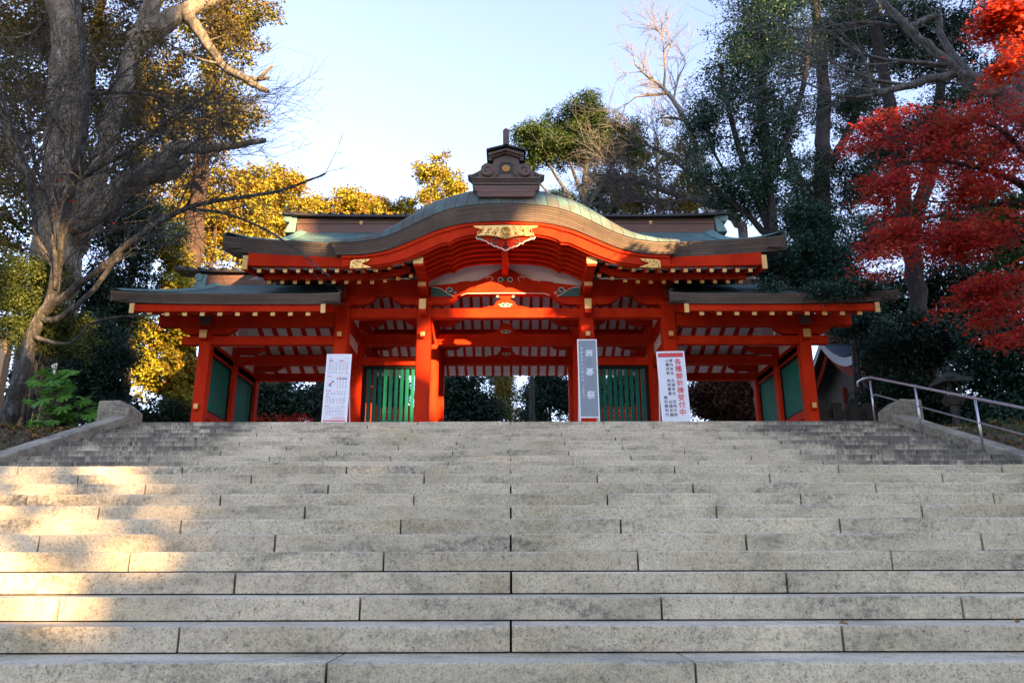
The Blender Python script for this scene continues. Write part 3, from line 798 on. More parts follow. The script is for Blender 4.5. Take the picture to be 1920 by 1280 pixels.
# frog-leg struts: one carved body per beam, with a green and cream motif
def frog_strut(yc, z0, z1, k=1., top_scrolls=True):
    hgt = z1-z0; w = .80*k
    L = [(0.0, z1), (.30, z1), (.32, z1-.16*hgt), (.22, z1-.28*hgt), (.34, z1-.34*hgt), (.50, z1-.5*hgt), (.56, z1-.72*hgt), (.70, z1-.86*hgt), (.92, z1-.84*hgt), (1.0, z0+.08*hgt), (1.22, z0+.05*hgt), (1.30, z0)]
    pts = [(GX-x*w*.62, z) for x, z in L[1:]][::-1] + [(GX+x*w*.62, z) for x, z in L[1:]]
    o = MB().prism_y(pts, yc-.09, yc+.05).build('frog_leg_strut', RED, gate, bevel=.008)
    cm_ = MB(); zc = z0+.22*hgt; r = .17*hgt
    for s in (-1, 1):
        cm_.ring_y(GX+s*r*1.05, zc, yc-.10, r*.85, .009, 16); cm_.tube([(GX+s*(r*(2.1+.9*q)), yc-.10, zc-r*.7+r*1.2*math.sin(q*2.4)) for q in np.linspace(0, 1, 8)], .009, 5)
        cm_.tube([(GX+s*(r*2.2+.02*t), yc-.10, zc-r*.6+t*r*1.2) for t in (0,.3,.7,1)], .008, 6)
        if top_scrolls: cm_.tube([(GX+s*(.205*k+(.038-.026*q)*math.cos(q*6.5)), yc-.10, z1-.10*hgt+(.034-.024*q)*math.sin(q*6.5)) for q in np.linspace(0, 1, 16)], .009, 5)
    cm_.tube([(GX-.02, yc-.10, zc-r), (GX, yc-.10, zc+r*.9), (GX+.02, yc-.10, zc-r)], .014, 6)
    cm_.build('carved_lines', M['cream'], o)
    g2 = MB()
    for s in (-1, 1): g2.disc_y(GX+s*r*1.05, zc, yc-.097, yc-.08, r*.72, 16)
    g2.build('carved_leaf', M['green'], o)
frog_strut(Yf+.14, zlin1+.003, zkor0+.03, 1.0)
frog_strut(Ym-.04, zat(628.5, Ym)+.003, zat(609, Ym), .95)
frog_strut(Yr-.22, zat(672, Yr)+.003, zat(656, Yr), .95)
# carved strut in the tympanum
zt0, zt1 = zkor1+.002, zat(503, Yf)
L = [(.12, zt1), (.28, zt1-.08), (.55, zt0+.14), (.75, zt0+.05), (1.1, zt0+.035), (1.3, zt0)]
o = MB().prism_y([(GX-x, z) for x, z in L][::-1] + [(GX+x, z) for x, z in L], Yf+.05, Yf+.17).build('frog_leg_strut', RED, gate, bevel=.008)
q = MB()
for s in (-1, 1):
    q.ring_y(GX+s*.13, zt0+.075, Yf+.045, .062, .012, 14)
    q.tube([(GX+s*(.42+.16*math.cos(a)*.5), Yf+.045, zt0+.10+.06*math.sin(a)) for a in np.linspace(0, 4.4, 12)], .011, 6)
    q.tube([(GX+s*(.95+.12*math.cos(a)*.8), Yf+.045, zt0+.045+.02*math.sin(a)) for a in np.linspace(0, 4.4, 10)], .010, 6)
q.build('carved_lines', M['cream'], o)
q = MB()
for s in (-1, 1): q.disc_y(GX+s*.13, zt0+.075, Yf+.046, Yf+.06, .055, 16)
q.disc_y(GX, zt0+.085, Yf+.046, Yf+.06, .05, 16); q.build('carved_leaf', M['green_dark'], o)

# pendant at the apex: gilt openwork over a red scalloped board
YP = 18.10
gxc = GX + 1.0*mpp(430, YP)
def P2(px, py): 
    m_ = mpp(450, YP); return (gxc + (px-948.2)*m_, zat(py, YP))
# outline read in pixels from a detail 11.29 times enlarged, origin (860, 410)
def D2(x, y): return P2(860+x/11.294, 410+y/11.294)
right = [(1000,690),(1060,660),(1090,632),(1140,630),(1180,600),(1230,598),(1290,560),(1310,530),(1350,545),(1400,490),(1470,470),(1540,440),(1600,440),(1625,395),(1530,385)]
left = [(2000-x, y) for x, y in right[1:]]
pend = MB().prism_y([D2(*p) for p in left[::-1]] + [D2(*p) for p in right], YP-.02, YP+.05).build('gable_pendant', RED, gate, bevel=.004)
c = MB()
c.tube([(D2(x, y)[0], YP-.028, D2(x, y)[1]) for x, y in right[:-1]], .014, 6); c.tube([(D2(2000-x, y)[0], YP-.028, D2(2000-x, y)[1]) for x, y in right[:-1]], .014, 6)
c.build('painted_line', M['cream'], pend)
g3 = MB()
for s in (-1, 1):
    w = [D2(1000+s*(a-1000), b_) for a, b_ in ((1610,400),(1600,430),(1520,435),(1440,465),(1530,402))]
    g3.prism_y(w, YP-.026, YP)
    cx_, cz_ = D2(1000+s*225, 500)
    g3.tube([(cx_+s*(.10-.05*t)*math.cos(2.2-t*5.0), YP-.03, cz_+(.085-.045*t)*math.sin(2.2-t*5.0)) for t in np.linspace(0, 1, 20)], .013, 6)
g3.build('green_scroll', M['green'], pend)
t3 = MB()
for dx, dy, r in ((0,548,.028),(-25,600,.032),(25,600,.032)): x, z = D2(1000+dx, dy); t3.disc_y(x, z, YP-.026, YP, r, 14)
x, z = D2(1000, 515); t3.prism_y([(x-.02, z-.05), (x+.02, z-.05), (x, z+.03)], YP-.025, YP)
t3.build('trefoil', M['black'], pend)
gr_ = [(1000,460),(1180,405),(1360,380),(1545,390),(1625,375),(1560,330),(1490,300),(1470,265),(1540,240),(1640,215),(1690,175),(1000,160)]
gl_ = [(2000-x, y) for x, y in gr_[1:-1]]
gold = MB().prism_y([D2(*p) for p in gr_] + [D2(*p) for p in gl_[::-1]], YP-.075, YP-.025).build('gilt_plate', M['gold'], pend, bevel=.006)
q = MB(); cx_, cz_ = D2(1000, 310)
q.ring_y(cx_, cz_, YP-.085, .128, .02, 26); q.disc_y(cx_, cz_, YP-.09, YP-.06, .10, 24)
for a0 in (0, 2.094, 4.189):
    q.tube([(cx_+(.075-.05*t)*math.cos(a0+t*2.6), YP-.095, cz_+(.075-.05*t)*math.sin(a0+t*2.6)) for t in np.linspace(0, 1, 10)], [.02-.014*t for t in np.linspace(0, 1, 10)], 6)
rr = random.Random(5)
for s in (-1, 1):
    for k in range(9):
        x, z = D2(1000+s*(175+k*48), 235 + (k % 3)*52 + rr.uniform(-12, 12))
        a0 = rr.uniform(0, 6); r0 = .05
        q.tube([(x+(r0-.035*t)*math.cos(a0+t*5), YP-.085, z+(r0-.035*t)*math.sin(a0+t*5)) for t in np.linspace(0, 1, 12)], .012, 5)
    x0, z0 = D2(1000+s*40, 430); 
    q.tube([(D2(1000+s*d, y)[0], YP-.082, D2(1000+s*d, y)[1]) for d, y in ((0,455),(90,425),(180,402),(360,378),(545,388))], .014, 6)
q.build('chased_scrolls', M['gold'], gold, smooth=True)
hq = MB()
for s in (-1, 1):
    x, z = D2(1000+s*365, 280); hq.disc_y(x, z, YP-.0765, YP-.07, .034, 18)
    x, z = D2(1000+s*215, 330); hq.prism_y([(x-.03,z-.04),(x+.01,z-.05),(x+.03,z+.0),(x,z+.04)], YP-.0765, YP-.07)
hq.build('openwork_hole', M['red_dull'], gold)
# gilt plates at the feet of the gable
for s in (-1, 1):
    def E2(x, y):
        px = 540+x/9.144; py = 380+y/9.144
        m_ = mpp(495, 18.14); return (gxc+s*(948.2-px)*m_, zat(py, 18.14))
    pts = [(1068,1125),(1075,1000),(1130,975),(1250,968),(1415,960),(1385,1000),(1270,1035),(1300,1060),(1420,1095),(1425,1110),(1230,1120)]
    o = MB().prism_y([E2(*p) for p in pts], 18.13, 18.20).build('gilt_plate', M['gold'], gate, bevel=.006)
    q = MB()
    for (cx_, cy_, r0) in ((1130,1040,.05),(1190,1060,.04),(1240,1000,.04),(1110,1090,.03),(1290,1085,.03),(1330,985,.025),(1180,1000,.03)):
        x, z = E2(cx_, cy_)
        q.tube([(x+(r0-.7*r0*t)*math.cos(cx_+t*5), 18.12, z+(r0-.7*r0*t)*math.sin(cx_+t*5)) for t in np.linspace(0, 1, 12)], .012, 5)
    q.build('chased_scrolls', M['gold'], o, smooth=True)

# ridge ornament over the apex
YO = 18.34
oxc = GX + 2.2*mpp(330, YO)
so_ = mpp(330, YO)
def O2(dx, py): return (oxc+dx*so_, zat(py, YO))
orn = []
def tier(h0, h1, y0, y1, d0, d1, mat=M['bronze'], flare=0, nm='ridge_base'):
    """one copper clad course, half widths in pixels"""
    (xa, za), (xb, zb) = O2(h0, y0), O2(h1, y1); xa -= oxc; xb -= oxc
    return MB().add([(oxc-xa,YO-d0,za),(oxc+xa,YO-d0,za),(oxc+xa,YO+2.6,za),(oxc-xa,YO+2.6,za),(oxc-xb,YO-d1,zb),(oxc+xb,YO-d1,zb),(oxc+xb,YO+2.6,zb),(oxc-xb,YO+2.6,zb)],
             [(0,3,2,1),(4,5,6,7),(0,1,5,4),(1,2,6,5),(2,3,7,6),(3,0,4,7)]).build(nm, mat, gate, bevel=.02)
tier(50, 55, 383, 373.5, .42, .40, M['ridge_brown']); tier(52, 60, 373, 366, .37, .36, M['ridge_brown']); tier(57, 62, 365.5, 358, .30, .30, M['ridge_brown'])
tier(60, 63, 357.5, 352, .15, .155); tier(61.5, 63, 351.5, 346.5, .16, .165); tier(62.5, 64, 346, 342.5, .17, .175)
pts = [(-62,342.5),(-72,334.5),(-62,333),(-52,328),(-47,325),(-46,318),(-40,313.5),(-33,312.5),(-25,314),(-25,303),(-18,299),(0,296.5)]
pts = pts + [(-x, y) for x, y in pts[:-1][::-1]]
oni = MB().prism_y([O2(*p) for p in pts], YO-.20, YO+.15).build('ridge_end_ornament', M['bronze'], gate, bevel=.015)
q = MB()
for s in (-1, 1):
    cx_, cz_ = O2(s*34.5, 327.5)
    q.disc_y(cx_, cz_, YO-.245, YO-.19, .175, 28)
q.build('scroll_boss', M['bronze'], oni, bevel=.015)
q = MB()
for s in (-1, 1):
    cx_, cz_ = O2(s*34.5, 327.5)
    q.tube([(cx_-s*(.165-.13*t)*math.cos(-2.6+t*7.0), YO-.25, cz_+(.165-.13*t)*math.sin(-2.6+t*7.0)) for t in np.linspace(0, 1, 30)], .017, 6)
    for d, y in ((52,334.5),(58,336)):
        a, z = O2(s*d, y); q.tube([(a, YO-.21, z+.05), (a+s*.03, YO-.22, z), (a+s*.03, YO-.21, z-.04)], [.012,.026,.008], 6)
    a, z = O2(s*17, 336.5); q.tube([(a-s*.04, YO-.21, z-.02), (a, YO-.215, z+.03), (a+s*.04, YO-.21, z-.02)], .018, 6)
q.build('scroll_relief', M['ridge_brown'], oni, smooth=True)
q = MB(); fr = [(-13.5,333),(-13.5,317),(-9,312.5),(9,312.5),(13.5,317),(13.5,333)]
q.tube([(O2(*p)[0], YO-.21, O2(*p)[1]) for p in fr], .022, 6); q.build('niche_frame', M['bronze'], oni)
MB().prism_y([O2(d*.93, y) for d, y in fr], YO-.206, YO-.195).build('niche', M['ridge_dark'], oni)
q = MB(); cx_, cz_ = O2(-.5, 324)
for k in range(16):
    a = 2*math.pi*k/16
    q.tube([(cx_+.03*math.cos(a), YO-.225, cz_+.03*math.sin(a)), (cx_+.10*math.cos(a), YO-.225, cz_+.10*math.sin(a))], [.006,.018], 6)
q.disc_y(cx_, cz_, YO-.235, YO-.205, .03, 14); q.build('rosette', M['gold'], oni, smooth=True)
# its little roof and post
def mini(h, y0, peak, th, d, mat):
    e, zt = O2(h, y0); _, zp = O2(0, peak); e -= oxc
    return MB().prism_y([(oxc-e, zt-th), (oxc, zp-th*.9), (oxc+e, zt-th), (oxc+e, zt), (oxc, zp), (oxc-e, zt)], YO-d, YO+2.4).build('ridge_cap', mat, gate, bevel=.008)
mini(36.5, 294, 285.3, .055, .42, M['ridge_dark']); mini(33, 298.5, 289.5, .085, .34, M['bronze']); mini(30, 303.5, 294, .05, .28, M['ridge_brown'])
e30 = O2(33, 300)[0]-oxc
for s in (-1, 1):
    MB().box(oxc+s*e30*.80, oxc+s*e30, YO-.30, YO+2.4, zat(312, YO), zat(299, YO)).build('cap_skirt', M['ridge_dark'], gate)
    MB().box(oxc+s*e30*.95, oxc+s*e30*1.12, YO-.05, YO+2.4, zat(311, YO), zat(307.5, YO)).build('cap_skirt', M['ridge_dark'], gate)
a, zt = O2(5.6, 259.5)
q = MB(); hw = a-oxc
q.prism_y([(oxc-hw, zat(288, YO)), (oxc+hw, zat(288, YO)), (oxc+hw*1.05, zt-.03), (oxc+hw*.3, zt+.02), (oxc-hw*.3, zt+.02), (oxc-hw*1.05, zt-.03)], YO-.46, YO+.55)
q.build('finial_post', M['bronze'], gate, bevel=.012)

# ---- lattices beside the passage
def lattice(x0, x1, y, z0, z1, nb, par=gate):
    fr = MB(); w = .09
    fr.box(x0, x0+w, y-.05, y+.05, z0, z1); fr.box(x1-w, x1, y-.05, y+.05, z0, z1); fr.box(x0+w, x1-w, y-.05, y+.05, z1-w, z1); fr.box(x0+w, x1-w, y-.05, y+.05, z0, z0+w)
    o = fr.build('lattice_panel', M['black'], par, bevel=.006)
    sl_ = MB(); p = (x1-x0-2*w)/nb
    for i in range(nb): cx_ = x0+w+p*(i+.5); sl_.box(cx_-p*.30, cx_+p*.30, y-.03, y+.03, z0+w, z1-w)
    sl_.build('lattice_bars', M['green'], o, bevel=.006)
for s in (-1, 1):
    x0, x1 = sorted((GX+s*(X1+.21), GX+s*(X2-.21)))
    lattice(x0, x1, Ym, ZP+.35, zat(686.3, Ym)-.003, 10)
    B('sill_beam', RED, x0, x1, Ym-.1, Ym+.1, ZP+.12, ZP+.345)

# ---- wings
def zwr(Y): return ZC + (6.257 + .42*(Y-18.65) if Y <= WM else 6.257+.42*(WM-18.65) - .42*(Y-WM))
XWE = half(739, 548, 18.5); XWI = half(309, 560, 18.5); 
zwe = zat(550.6, 18.5); weth = zwe - zat(570, 18.54); zwri = zat(532, WM)
for s in (-1, 1):
    xa, xb = GX+s*(X2+.19), GX+s*(X3-.15)
    for Y in (WF+.05, WM+.05, WR+.03):
        B('wing_beam', RED, xa, xb, Y, Y+.2, zw0, zw1)
    B('wing_beam', RED, GX+s*(X3+.15), GX+s*(X3+.62), WF+.05, WF+.25, zw0, zw1)
    for Y in (WF+.03, WR+.03):
        B('wing_purlin', RED, GX+s*(X2+.19), GX+s*9.16, Y, Y+.24, zwk0, zwk1+.10)
    B('wing_ridge_beam', RED, GX+s*(X2+.05), GX+s*9.0, WM-.1, WM+.1, zwr(WM)-.30, zwr(WM)-.06)
    for ya, yb in ((WF+.3, WM), (WM+.3, WR)):      # end wall: rails, green slats in black frames, plank dado
        xc = GX+s*X3
        for z0, z1 in ((zw0-.12, zw1-.06), (ZP+2.72, ZP+2.95), (ZP+.98, ZP+1.18), (ZP+.12, ZP+.36)):
            B('side_rail', RED, xc-.09, xc+.09, ya, yb, z0, z1)
        B('dado_planks', DULL, xc-.03, xc+.03, ya, yb, ZP+.363, ZP+.977, bev=0)
        B('dado_batten', RED, xc-.06, xc+.06, ya, yb, ZP+.62, ZP+.72)
        B('plaster_panel', M['white'], xc-.025, xc+.025, ya, yb, ZP+2.953, zw0-.123, bev=0)
        B('plaster_panel', M['white'], xc-.025, xc+.025, ya, yb, zw1-.057, zwr(min(ya, 24.0-0))+.3, bev=0)
        f_ = MB(); z0, z1 = ZP+1.183, ZP+2.717; y0, y1 = ya+.003, yb-.003; w = .07
        f_.box(xc-.06, xc+.06, y0, y0+w, z0, z1); f_.box(xc-.06, xc+.06, y1-w, y1, z0, z1); f_.box(xc-.06, xc+.06, y0+w, y1-w, z1-w, z1); f_.box(xc-.06, xc+.06, y0+w, y1-w, z0, z0+w)
        o = f_.build('side_lattice', M['black'], gate, bevel=.005)
        q = MB(); nb = 11; p = (y1-y0-2*w)/nb
        for i in range(nb): cy_ = y0+w+p*(i+.5); q.box(xc-.035, xc+.035, cy_-p*.44, cy_+p*.44, z0+w, z1-w)
        q.build('lattice_bars', M['green'], o, bevel=.01)
    for i in range(10):                            # rafters with gilt ends
        dx = 666 - 33.0*i
        xx = GX+s*half(dx, 587, 18.65)
        r_ = MB().bar((xx, 18.65, zwr(18.65)), (xx, WM-.01, zwr(WM)), .10, .11).build('wing_rafter', RED, gate, bevel=.005)
        MB().box(xx-.055, xx+.055, 18.64, 18.67, zwr(18.65)-.062, zwr(18.65)+.058).build('end_cap', M['goldcap'], r_)
        MB().bar((xx, WM+.01, zwr(WM)), (xx, 25.35, zwr(25.35)), .10, .11).build('wing_rear_rafter', RED, gate)
    x0, x1 = GX+s*4.5, GX+s*9.15
    q = MB()
    q.sheet([[(x, y, zwr(y)+.064) for y in (18.6, 20, 22)] for x in (x0, x1)]); q.sheet([[(x, y, zwr(y)+.064) for y in (22, 24, 25.4)] for x in (x0, x1)])
    q.build('wing_soffit', M['white'], gate)
    # fascia and bargeboards
    B('wing_fascia', RED, GX+s*4.45, GX+s*9.15, 18.585, 18.66, zat(583.2, 18.6), zat(569, 18.6))
    for xe, d in ((9.22, 1), (4.43, -1)):
        P = []
        for i in range(9):
            t = i/8; y = 18.56 + (WM-18.56)*t
            zt_ = zat(569, 18.56)+.02 + 1.50*(.75*t+.25*t*t); zb_ = zt_-.25+.02*t
            P.append([(GX+s*xe, y, zb_), (GX+s*xe, y, zt_), (GX+s*(xe-d*.09), y, zt_), (GX+s*(xe-d*.09), y, zb_), (GX+s*xe, y, zb_)])
        mb = MB().sheet(P); mb.f.append((0,1,2,3)); o = mb.build('wing_bargeboard', RED, gate)
        MB().box(GX+s*(xe-d*.10), GX+s*(xe+d*.012), 18.545, 18.58, P[0][0][2]-.005, P[0][1][2]).build('end_cap', M['goldcap'], o)
    # covering
    def wtop(u, x):
        z = zwri - (zwri-zwe)*u - .07*math.sin(math.pi*u)
        return z + (.09*max(0, (x-6.5)/(XWE-6.5))**2.5 + .05*max(0, (5.0-x)/1.0)**2)*u
    for ye in (18.48, 25.52):
        sg = 1 if ye < 22 else -1
        P = []; UV = []; n, m_ = 10, 24
        for i in range(n+1):
            u = i/n; hl = half(560, 520, WM)*0 + 8.55 + (XWE-8.55)*u**3.5; hi = 4.46 + (XWI-4.46)*u**1.5
            row = []
            for j in range(m_+1):
                x = hi+(hl-hi)*j/m_; row.append((GX+s*x, WM+(ye-WM)*u, wtop(u, x))); UV.append((x, u*3.8))
            P.append(row)
        mb = MB().sheet(P); mb.uv = UV; mb.build('wing_roof', M['roof_green'], gate, smooth=True)
        P2_ = []; UV = []
        for j in range(41):
            x = XWI+(XWE-XWI)*j/40; z = wtop(1, x)
            P2_.append([(GX+s*x, ye+sg*.3, z+.06), (GX+s*x, ye-sg*.004, z+.004), (GX+s*x, ye+sg*.06, z-weth), (GX+s*x, ye+sg*.9, z-weth+.25)])
            UV += [(x, .3), (x, 0), (x, -weth), (x, -weth-.9)]
        mb = MB().sheet(P2_); mb.uv = UV; mb.build('wing_eave_edge', M['eave_edge'], gate)
        for inner in (0, 1):                       # layered verge ends
            P3 = []; UV = []; P4 = []; UV4 = []
            for i in range(n+1):
                u = i/n; x = (4.46 + (XWI-4.46)*u**1.5) if inner else 8.55 + (XWE-8.55)*u**3.5
                d = -1 if inner else 1; y = WM+(ye-WM)*u; z = wtop(u, x)
                P3.append([(GX+s*x, y, z+.002), (GX+s*(x-d*.05), y, z-weth), (GX+s*(x-d*.4), y, z-weth+.02)]); UV += [(u*3.8, 0), (u*3.8, -weth), (u*3.8, -weth-.35)]
                P4.append([(GX+s*(x-d*.3), y, z+.01), (GX+s*(x-d*.1), y, z+.07), (GX+s*(x+d*.015), y, z+.0)]); UV4 += [(u*3.8, 0), (u*3.8, .2), (u*3.8, .3)]
            mb = MB().sheet(P3); mb.uv = UV; mb.build('wing_verge_edge', M['eave_edge'], gate)
            mb = MB().sheet(P4); mb.uv = UV4; mb.build('wing_verge', M['verdigris'], gate, smooth=True)
    # ridge
    xi, xo = X2+.12, half(556, 520, WM)
    xo = min(xo, 8.95)
    z2 = zat(515, WM-.2)
    rb = B('wing_ridge', M['ridge_brown'], GX+s*xi, GX+s*xo, WM-.2, WM+.2, zwri-.2, z2, bev=.01)
    MB().box(GX+s*xi, GX+s*(xo+.003), WM-.215, WM+.215, zwri+.10, zwri+.125).build('course', M['ridge_brown'], rb)
    B('wing_ridge_band', M['ridge_dark'], GX+s*xi, GX+s*(xo+.1), WM-.15, WM+.15, z2+.002, z2+.09, bev=0)
    he = half(614, 505, WM); zc_ = zat(510, WM-.3)
    P = []
    for k in range(31):
        x = xi+(he-xi)*k/30; l = .10*(k/30)**6
        P.append([(GX+s*x, WM-.32, zc_+l), (GX+s*x, WM-.32, zc_+l+.06), (GX+s*x, WM, zc_+l+.17), (GX+s*x, WM+.32, zc_+l+.06), (GX+s*x, WM+.32, zc_+l), (GX+s*x, WM-.32, zc_+l)])
    rc = MB().sheet(P); nv = len(rc.v); rc.f += [tuple(range(nv-2, nv-7, -1))]
    rco = rc.build('wing_ridge_cap', M['ridge_dark'], gate)
    tb = MB(); x = xi+.2
    while x < he:
        l = .10*((x-xi)/(he-xi))**6
        tb.bar((GX+s*x, WM-.35, zc_+l+.085), (GX+s*x, WM, zc_+l+.20), .09, .05); x += .33
    tb.build('cap_batten', M['ridge_dark'], rco)
    t = MB(); x0 = GX+s*(xo+.0)
    prof = [(x0, zwri-.18), (x0+s*.36, zwri-.18), (x0+s*.28, zwri+.0), (x0+s*.2, zwri+.10), (x0+s*.24, zwri+.2), (x0+s*.30, zwri+.28), (x0+s*.28, z2+.04), (x0-s*.04, z2)]
    t.prism_y(prof, WM-.24, WM+.24); t.tube([(x0+s*.2, WM-.27, z2-.08), (x0+s*.2, WM+.27, z2-.08)], .12, 14)
    t.build('ridge_end_tile', M['verdigris'], gate, bevel=.02)
# ------------------------------------------------------------------ standing signs at the stair head
def glyphs(parent, name, text, xc, ztop, size, pitch, y, mat, bold=.0, sx=1., shear=0., tilt=None):
    """one vertical line of writing, flat on the board, as one mesh"""
    cu = bpy.data.curves.new(name, 'FONT'); cu.body = '\n'.join(text); cu.size = size; cu.align_x = 'CENTER'
    cu.space_line = pitch/size; cu.extrude = .0012; cu.shear = shear; cu.resolution_u = 2
    t = bpy.data.objects.new('writing_source', cu); COL.objects.link(t)
    me = bpy.data.meshes.new_from_object(t.evaluated_get(bpy.context.evaluated_depsgraph_get()))
    bpy.data.objects.remove(t); bpy.data.curves.remove(cu)
    V = np.zeros(len(me.vertices)*3, dtype=np.float32); me.vertices.foreach_get('co', V); V = V.reshape(-1, 3)
    # text plane x right, y up, z towards the viewer  ->  board
    W = np.stack([V[:,0]*sx, -V[:,2], V[:,1]], 1)
    W[:,2] += -W[:,2].max(); W[:,0] += xc; W[:,1] += y; W[:,2] += ztop
    me.vertices.foreach_set('co', W.astype(np.float32).ravel()); me.update()
    if bold:                     # heavier strokes: the same writing laid again a hair to each side
        Vc = W.astype(np.float64); Fp = [list(p.vertices) for p in me.polygons]; allv = [Vc]; allf = list(Fp)
        for i, (ox, oz) in enumerate(((bold, 0), (-bold, 0), (0, bold), (0, -bold))):
            allv.append(Vc+np.array([ox, -.0002*(i+1), oz])); k = len(Vc)*(i+1); allf += [[q+k for q in f] for f in Fp]
        me = bpy.data.meshes.new(name); me.from_pydata(np.concatenate(allv).tolist(), [], allf)
    me.name = name; me.materials.clear(); me.materials.append(mat)
    o = bpy.data.objects.new(name, me); COL.objects.link(o); o.parent = parent; OFF[o.name] = Vector((0,0,0))
    return o
def standing_sign(name, label, cx, Y, w, h, zb, lean, roll, mat_p, fr=.03):
    t = thing(name, label, 'sign', (cx, Y, ZP)); OFF[t.name] = Vector((0,0,0))
    fm = MB(); 
    fm.box(-w/2, -w/2+fr, -.02, .02, 0.0, h); fm.box(w/2-fr, w/2, -.02, .02, 0.0, h)
    fm.box(-w/2+fr, w/2-fr, -.02, .02, h-fr, h); fm.box(-w/2+fr, w/2-fr, -.02, .02, zb, zb+fr)
    fm.build('frame', M['framewhite'], t, bevel=.004)
    pn = MB().box(-w/2+fr-.004, w/2-fr+.004, -.010, .010, zb+fr-.004, h-fr+.004).build('panel', mat_p, t)
    for s in (-1, 1):
        MB().bar((s*(w/2-fr/2), .02, h*.62), (s*(w/2-fr/2), .45, 0), .022, .022).build('rear_leg', M['framewhite'], t)
    t.rotation_euler = (R(-lean), R(roll), 0)
    return t, pn
YS = 16.55
# grey board
zt = zat(636.5, YS)-ZP
c = at(1105.5, 770, YS)
sg, pn = standing_sign('event_sign', 'narrow grey sign board with white brush writing and white frame on short legs', c.x, YS, .425, zt+.02, .235, 2, -.2, M['signgrey'], .024)
yg = -.0112
for ch, z, xx, sz in (('囲', zt-.225, .035, .155), ('碁', zt-.63, .035, .175), ('祭', zt-1.14, .04, .185)):
    glyphs(pn, 'brush_writing', ch, xx, z, sz, sz, yg, M['chalk'], .0045, 1.0, .06)
glyphs(pn, 'small_brush_writing', '令和五年十二月九日', -.125, zt-.16, .066, .088, yg, M['chalk'], .0006, .85, .10)
# the rest of the small column is running script that cannot be read: loops of a brush
q = MB(); rr = random.Random(2); z = zt-.98
while z > .62:
    x0 = -.115+rr.uniform(-.012, .012); n = rr.choice((5, 6, 7)); a0 = rr.uniform(0, 6)
    pts = [(x0+.028*math.cos(a0+i*1.9)*rr.uniform(.4,1), yg-.0005, z-.008*i+.018*math.sin(a0+i*2.3)) for i in range(n)]
    q.tube(pts, [.0042*rr.uniform(.4,1) for _ in pts], 4); z -= rr.uniform(.045, .065)
    if abs(z-(zt-1.33)) < .03: z -= .07
q.build('running_script', M['chalk'], pn)
q = MB(); q.box(-.08,-.02,yg,yg+.002,.275,.279); q.box(.03,.09,yg,yg+.002,.277,.281); q.build('small_print', M['signpale'], pn)

# white board with the red band
c = at(1268, 770, YS); zt = zat(658.5, YS)-ZP
sg, pn = standing_sign('prayer_sign', 'white sign board with red band on top and columns of red and black writing', c.x, YS, .605, zt+.02, .08, 3, -1.3, M['signwhite'], .03)
MB().box(-.272, .272, yg, -.009, zt-.108, zt-.022).build('red_band', M['signred'], pn)
MB().box(-.272, .272, yg, -.009, zt-.1145, zt-.109).build('band_edge', M['signblue'], pn)
glyphs(pn, 'red_writing', '各種御祈祷受付中', .145, zt-.150, .148, .160, yg, M['signred'], .0030)
glyphs(pn, 'black_writing', '家内安全', .0, zt-.155, .078, .094, yg, M['signink'], .0012)
glyphs(pn, 'black_writing', '交通安全', .0, zt-.605, .078, .094, yg, M['signink'], .0012)
glyphs(pn, 'black_writing', '厄除方除', -.005, zt-1.075, .078, .094, yg, M['signink'], .0012)
glyphs(pn, 'black_writing', '心願成就', -.088, zt-.155, .078, .094, yg, M['signink'], .0012)
glyphs(pn, 'black_writing', '商売繁盛', -.088, zt-.605, .078, .094, yg, M['signink'], .0012)
glyphs(pn, 'black_writing', '必勝祈願', -.090, zt-1.075, .078, .094, yg, M['signink'], .0012)
glyphs(pn, 'navy_writing', '諸祈願受付', -.188, zt-.975, .078, .094, yg, M['signblue'], .0012)

# white calendar board
c = at(627.5, 770, YS); zt = zat(663, YS)-ZP
sg, pn = standing_sign('calendar_sign', 'white sign board printed with a calendar, tables and a small round emblem', c.x, YS, .535, zt+.02, .10, 3, .35, M['signwhite'], .028)
# printed matter, measured on a detail 8.53 times enlarged
def C2(x, y):                    # detail pixel -> board
    t = (y-110)/(1190-110); xl = 158-58*t; xr = 566-54*t
    return (-.2675+.535*(x-xl)/(xr-xl), zt-(y-110)/8.533*mpp(730, YS)*1.02)
def rect(q, x0, y0, x1, y1):
    a = C2(x0, y0); b_ = C2(x1, y1); q.box(a[0], b_[0], yg, yg+.002, b_[1], a[1])
red, blue, ink, pale = MB(), MB(), MB(), MB()
rr = random.Random(9)
def words(q, x0, x1, y, hgt, step, fill=.7):
    x = x0
    while x < x1:
        rect(q, x, y, x+step*fill, y+hgt*.28); rect(q, x+step*.2, y+hgt*.45, x+step*fill*.8, y+hgt*.62); rect(q, x+step*.1, y+hgt*.78, x+step*fill, y+hgt)
        rect(q, x+step*.25, y, x+step*.25+2.5, y+hgt); x += step
for (x, y, n) in ((196,160,2),(178,453,3),(163,692,3),(155,790,3),(147,938,3)):
    words(red, x, x+n*28, y, 22, 28, .75); rect(pale, x+n*30, y+24, x+n*30+ (522-x-n*30 if y<200 else 330-n*3), y+26)
words(pale, 460, 515, 155, 10, 14)
rect(blue, 196, 198, 264, 213); rect(red, 366, 198, 434, 213)
